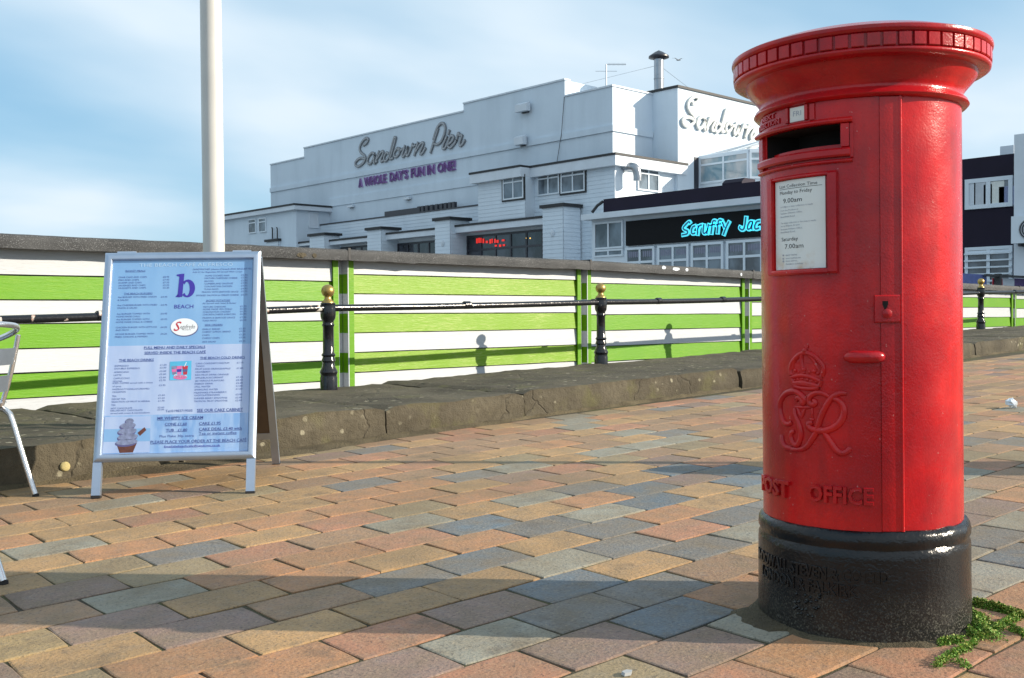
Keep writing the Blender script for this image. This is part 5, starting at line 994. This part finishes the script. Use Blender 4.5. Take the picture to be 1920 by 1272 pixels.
def tprint(mat, name, s, off, xl, xr, yb, cap, d=0.0007, **k):
    m = MB(); u0, w0 = bd(off[0] + xl / 4.8, off[1] + yb / 4.8); u1, _ = bd(off[0] + xr / 4.8, off[1] + yb / 4.8); _, w1 = bd(off[0] + xl / 4.8, off[1] + (yb - cap) / 4.8); text_add(m, s, lambda u, w, dd: bf_(u, w, d), u0, u1, w0, w1, **k); return m.build(name, mat, pn)
tprint(REDPR, 'coffee_logo_initial', 'S', A1, 780, 850, 772, 88, shear=0.3, bold=0.01); tprint(INK, 'coffee_logo_name', 'egafredo', A1, 842, 974, 752, 38, shear=0.15); tprint(INK, 'coffee_logo_line', 'ZANETTI', A1, 868, 935, 768, 10)
poly(CYANPR, 'drinks_picture', [(752, 1048), (945, 1042), (943, 1212), (750, 1216)], d=0.0002)
for x, c_, t_ in ((790, CREAMPR, PINKPR), (835, PINKPR, INDIGO), (888, REDPR, VIOLPR)): poly(c_, 'drink_cup', [(x - 26, 1090), (x + 26, 1086), (x + 18, 1165), (x - 16, 1168)], d=0.0004); poly(t_, 'drink_band', [(x - 22, 1118), (x + 22, 1115), (x + 19, 1140), (x - 18, 1143)], d=0.0006)
poly(WHITEPR, 'drink_straw', [(897, 1055), (903, 1055), (885, 1095), (879, 1095)], d=0.0005); disc(PINKPR, 'drinks_swirl', 845, 1190, 62, 20, d=0.0007); tprint(WHITEPR, 'drinks_name', 'Shmoo', A1, 790, 905, 1196, 34, d=0.0009, bold=0.02)
poly(PPALE, 'ice_cream_picture', [(172, 390), (582, 386), (575, 712), (152, 717)], A2, d=0.0002); poly(PBLUE, 'ice_cream_sky', [(166, 500), (578, 494), (577, 610), (160, 614)], A2, d=0.0003)
poly(BROWNPR, 'cone', [(275, 630), (460, 626), (425, 710), (305, 714)], A2, d=0.0005)
for x, y, rx, ry in ((365, 618, 98, 32), (375, 572, 90, 36), (370, 520, 84, 34), (375, 470, 70, 32), (390, 430, 36, 30)): disc(VIOLPR, 'ice_cream_shade', x - 4, y + 9, rx, ry, A2, d=0.0006, rot=-0.08); disc(CREAMPR, 'ice_cream_swirl', x + 4, y - 2, rx, ry * 0.82, A2, d=0.0008, rot=-0.08)
poly(BROWNPR, 'flake', [(465, 535), (528, 485), (545, 510), (488, 562)], A2, d=0.0010)
# rear leaf
G3 = Vector((0, 0, 1)); top_b, foot_b = 0.262, 0.745
F1 = Vector((M0[0] - nv2[0] * foot_b, M0[1] - nv2[1] * foot_b, 0)); F1.z = gz(F1.x, F1.y); tp = F0 + S3 * W1 + NF * -0.02; S4 = (Vector((tp.x, tp.y, tp.z)) - F1); ln4 = S4.length; S4.normalize(); NB = E3.cross(S4).normalized()
if NB.dot(N3) > 0: NB = -NB
sc4 = ln4 / W1 * 0.982
rear = MB().fbox(lambda u, w, d: F1 + E3 * u + S4 * (w * sc4) + NB * d, (-HWd + 0.01, W0 + 0.01, -0.012), (HWd - 0.01, W1 - 0.01, -0.002)).build('rear_panel', HARDB, mbd)
frame_set(lambda u, w, d: F1 + E3 * u + S4 * (w * sc4) + NB * d, mbd)
m = MB()
for sx in (-0.25, 0.25): c = bf_(sx, W1 + 0.004, -0.018); m.tube([c - E3 * 0.04, c + E3 * 0.04], 0.009, 8)
m.build('hinge', SNAP, mbd, smooth=40)
# ------------------------------------------------------------------ aluminium chairs
def make_chair(loc, rz, label):
    t = bpy.data.objects.new('bistro_chair', None); COL.objects.link(t); tag(t, label, 'chair', 'aluminium cafe chairs'); WL[t.name] = Vector((0, 0, 0)); r = 0.0125
    for sy in (1, -1):
        y = 0.255 * sy; pts = smooth_path([(-0.27, y * 1.04, 0.012), (-0.215, y * 1.02, 0.17), (-0.165, y, 0.325), (-0.14, y, 0.36), (-0.09, y, 0.375), (0.10, y, 0.385), (0.22, y, 0.385), (0.245, y, 0.36), (0.255, y, 0.25), (0.265, y * 1.02, 0.012)], 4)
        MB().tube(pts, r, 12).build('leg_tube', ALU, t, smooth=50)
        for x in (-0.2722, 0.2652): MB().tube([(x - 0.001, y * 1.04 if x < 0 else y * 1.02, 0.0), (x, y * 1.04 if x < 0 else y * 1.02, 0.012)], 0.0140, 12).build('foot_cap', RUBBER, t, smooth=40)
        MB().tube(smooth_path([(-0.115, y * 0.97, 0.385), (-0.16, y * 0.97, 0.50), (-0.20, y * 0.97, 0.64), (-0.212, y * 0.97, 0.69)], 4), 0.0105, 10).build('back_upright', ALU, t, smooth=50)
    arm = [(0.23, 0.262, 0.40), (0.225, 0.275, 0.55), (0.20, 0.285, 0.615), (0.12, 0.285, 0.635), (-0.05, 0.278, 0.665), (-0.17, 0.262, 0.70), (-0.235, 0.215, 0.725), (-0.262, 0.12, 0.735), (-0.268, 0.0, 0.738)]
    MB().tube(smooth_path(arm + [(x, -y, z) for x, y, z in arm[-2::-1]], 5), 0.0125, 12).build('arm_tube', ALU, t, smooth=50)
    for z0, dx in ((0.60, -0.190), (0.485, -0.155)):
        m = MB(); n = 12; vs = []
        for i in range(n + 1):
            y = -0.245 + 0.49 * i / n; b = -0.055 * (1 - (y / 0.245) ** 2)
            for q, z in ((0, z0 - 0.035), (0, z0 + 0.035), (0.006, z0 + 0.035), (0.006, z0 - 0.035)): vs.append((dx + b - q - (z - z0) * 0.27, y, z))
        m.add(vs, [(i * 4 + q, i * 4 + (q + 1) % 4, i * 4 + 4 + (q + 1) % 4, i * 4 + 4 + q) for i in range(n) for q in range(4)] + [(0, 1, 2, 3), (n * 4 + 3, n * 4 + 2, n * 4 + 1, n * 4)]); o = m.build('back_slat', SLATM, t, smooth=40); fixn(o.data)
    for k in range(6): x = -0.13 + 0.068 * k; MB().box((x, -0.262, 0.399), (x + 0.058, 0.262, 0.405)).build('seat_slat', SNAP, t)
    t.location = loc; t.rotation_euler = (0, 0, rz); return t
right = Vector((CR[0], CR[1], 0)).normalized(); fwdv = Vector((CF[0], CF[1], 0)).normalized(); face = (-right * 0.95 + fwdv * 0.31).normalized(); rzc = math.atan2(face.y, face.x)
off = Matrix.Rotation(rzc, 3, 'Z') @ Vector((-0.27, -0.265, 0.0)); foot = Vector((1.502, 4.606, 0)); L0 = foot - off
ch1 = make_chair(Vector((L0.x, L0.y, gz(foot.x, foot.y) - 0.002)), rzc, 'aluminium cafe chair with slatted back, left of the menu board by the kerb')
ch2 = copy_tree(ch1); f2_ = Vector((0.968, 3.262, 0)); L2 = f2_ - off; ch2.location = (L2.x, L2.y, gz(f2_.x, f2_.y) - 0.002); ch2['label'] = 'aluminium cafe chair of which only one foot shows at the left edge'
# ------------------------------------------------------------------ street furniture just outside the frame that throws shadows
bn = Vector((5.21, 1.24, gz(5.21, 1.24))); tag(MB().lathe([(0.0, 0.0), (0.125, 0.0), (0.13, 0.05), (0.135, 0.70), (0.142, 0.72), (0.142, 0.80), (0.12, 0.89), (0.06, 0.95), (0.0, 0.965)], bn, 28).build('litter_bin', RAILM, smooth=40), 'round black litter bin with a domed top on the paving', 'bin')
lp_ = Vector((5.56, 1.10, gz(5.56, 1.10))); lamp = thing('lamp_post', lp_, 'slim dark lamp post standing on the brick paving', 'lamp post'); MB().tube([lp_ + Vector((0, 0, z)) for z in (0, 0.5, 0.52, 5.2)], [0.05, 0.05, 0.036, 0.032], 14).build('column', RAILM, lamp, smooth=40); MB().lathe([(0.0, 5.6), (0.16, 5.5), (0.20, 5.42), (0.12, 5.2), (0.03, 5.18)], lp_, 18).build('lantern', RAILM, lamp, smooth=40)
# ------------------------------------------------------------------ litter and moss
p = onG(1898, 766); m = MB(); rr = random.Random(4); vs = []; n1, n2 = 7, 5
for j in range(n2 + 1):
    for i in range(n1):
        th, ph = 2 * math.pi * i / n1 + j * 0.4, math.pi * j / n2; r = 0.035 * rr.uniform(0.65, 1.35); vs.append((p.x + r * math.sin(ph) * math.cos(th) * 1.3, p.y + r * math.sin(ph) * math.sin(th), p.z + 0.036 + r * math.cos(ph) * 0.85))
m.add(vs, [(j * n1 + i, j * n1 + (i + 1) % n1, (j + 1) * n1 + (i + 1) % n1, (j + 1) * n1 + i) for j in range(n2) for i in range(n1)]); tag(m.build('crumpled_paper', WHITEP), 'crumpled white paper lying on the paving right of the pillar box', 'litter')
p = onG(1175, 1266); m = MB(); m.prism([(p.x + x * 0.013, p.y + y * 0.010, p.z + 0.001) for x, y in ((-1, -0.5), (0.2, -1), (1.1, -0.2), (0.6, 0.9), (-0.7, 0.8))], (0.002, 0, 0.007)); tag(m.build('stone_chip', plain('pale_chip', (0.42, 0.44, 0.45), 0.8)), 'small pale stone chip on the bricks at the bottom edge', 'stone')
p = onG(694, 817); m = MB(); m.tube([p + Vector((0, -0.02, 0.02)), p + Vector((0.004, -0.03, 0.05))], 0.008, 8); tag(m.build('cigarette_end', LICH), 'yellowish cigarette end at the foot of the kerb right of the first post', 'litter')
def moss_pts(path, wd, n, s=6.99, off=(1750, 1090)):
    P = [onG(off[0] + x / s, off[1] + y / s) for x, y in path]; out = []; Ls = [(P[i + 1] - P[i]).length for i in range(len(P) - 1)]; T = sum(Ls)
    for _ in range(n):
        d = rm.random() * T; i = 0
        while d > Ls[i] and i < len(Ls) - 1: d -= Ls[i]; i += 1
        q = P[i].lerp(P[i + 1], d / Ls[i]); a = rm.uniform(0, 6.28); r = 1.6 * wd * abs(rm.gauss(0, 0.5)); out.append((q + Vector((math.cos(a) * r, math.sin(a) * r, 0)), max(0.2, 1 - r / wd / 1.7)))
    return out
rm = random.Random(9); MP = moss_pts([(525, 300), (640, 330), (780, 350), (900, 390), (1000, 430), (1188, 490)], 0.011, 3300) + moss_pts([(540, 520), (600, 620), (700, 700)], 0.030, 4180) + moss_pts([(520, 450), (580, 560), (660, 690), (760, 750)], 0.030, 5200) + moss_pts([(430, 640), (520, 740), (640, 760)], 0.016, 1500) + moss_pts([(60, 850), (200, 820), (400, 790)], 0.009, 1100) + moss_pts([(560, 820), (440, 900), (220, 1010), (20, 1140)], 0.010, 1540) + moss_pts([(800, 650), (900, 600), (1000, 540), (1100, 500)], 0.012, 1760) + moss_pts([(1000, 640), (1188, 720)], 0.008, 550) + moss_pts([(300, 1070), (460, 1140)], 0.008, 198)
m = MB()
for q, h in MP:
    if math.hypot(q.x - BC[0], q.y - BC[1]) < 0.256: continue
    z = gz(q.x, q.y) - 0.004 + rm.random() * 0.026 * h; s = rm.uniform(0.0016, 0.0042); a = Vector((rm.gauss(0, 1), rm.gauss(0, 1), rm.gauss(0.2, 0.6))).normalized() * s; b = a.cross(Vector((rm.gauss(0, 1), rm.gauss(0, 1), rm.gauss(0, 1)))).normalized() * s * 0.7; c = Vector((q.x, q.y, z)); m.add([c - a, c + b, c + a, c - b], [(0, 1, 2, 3)], 1 if rm.random() < 0.16 + 0.2 * (z - gz(q.x, q.y) > 0.006) else 0)
tag(m.build('moss', [LEAF, LEAF2]), 'bright green moss growing in the brick joints beside the black base', 'moss', kind='stuff')
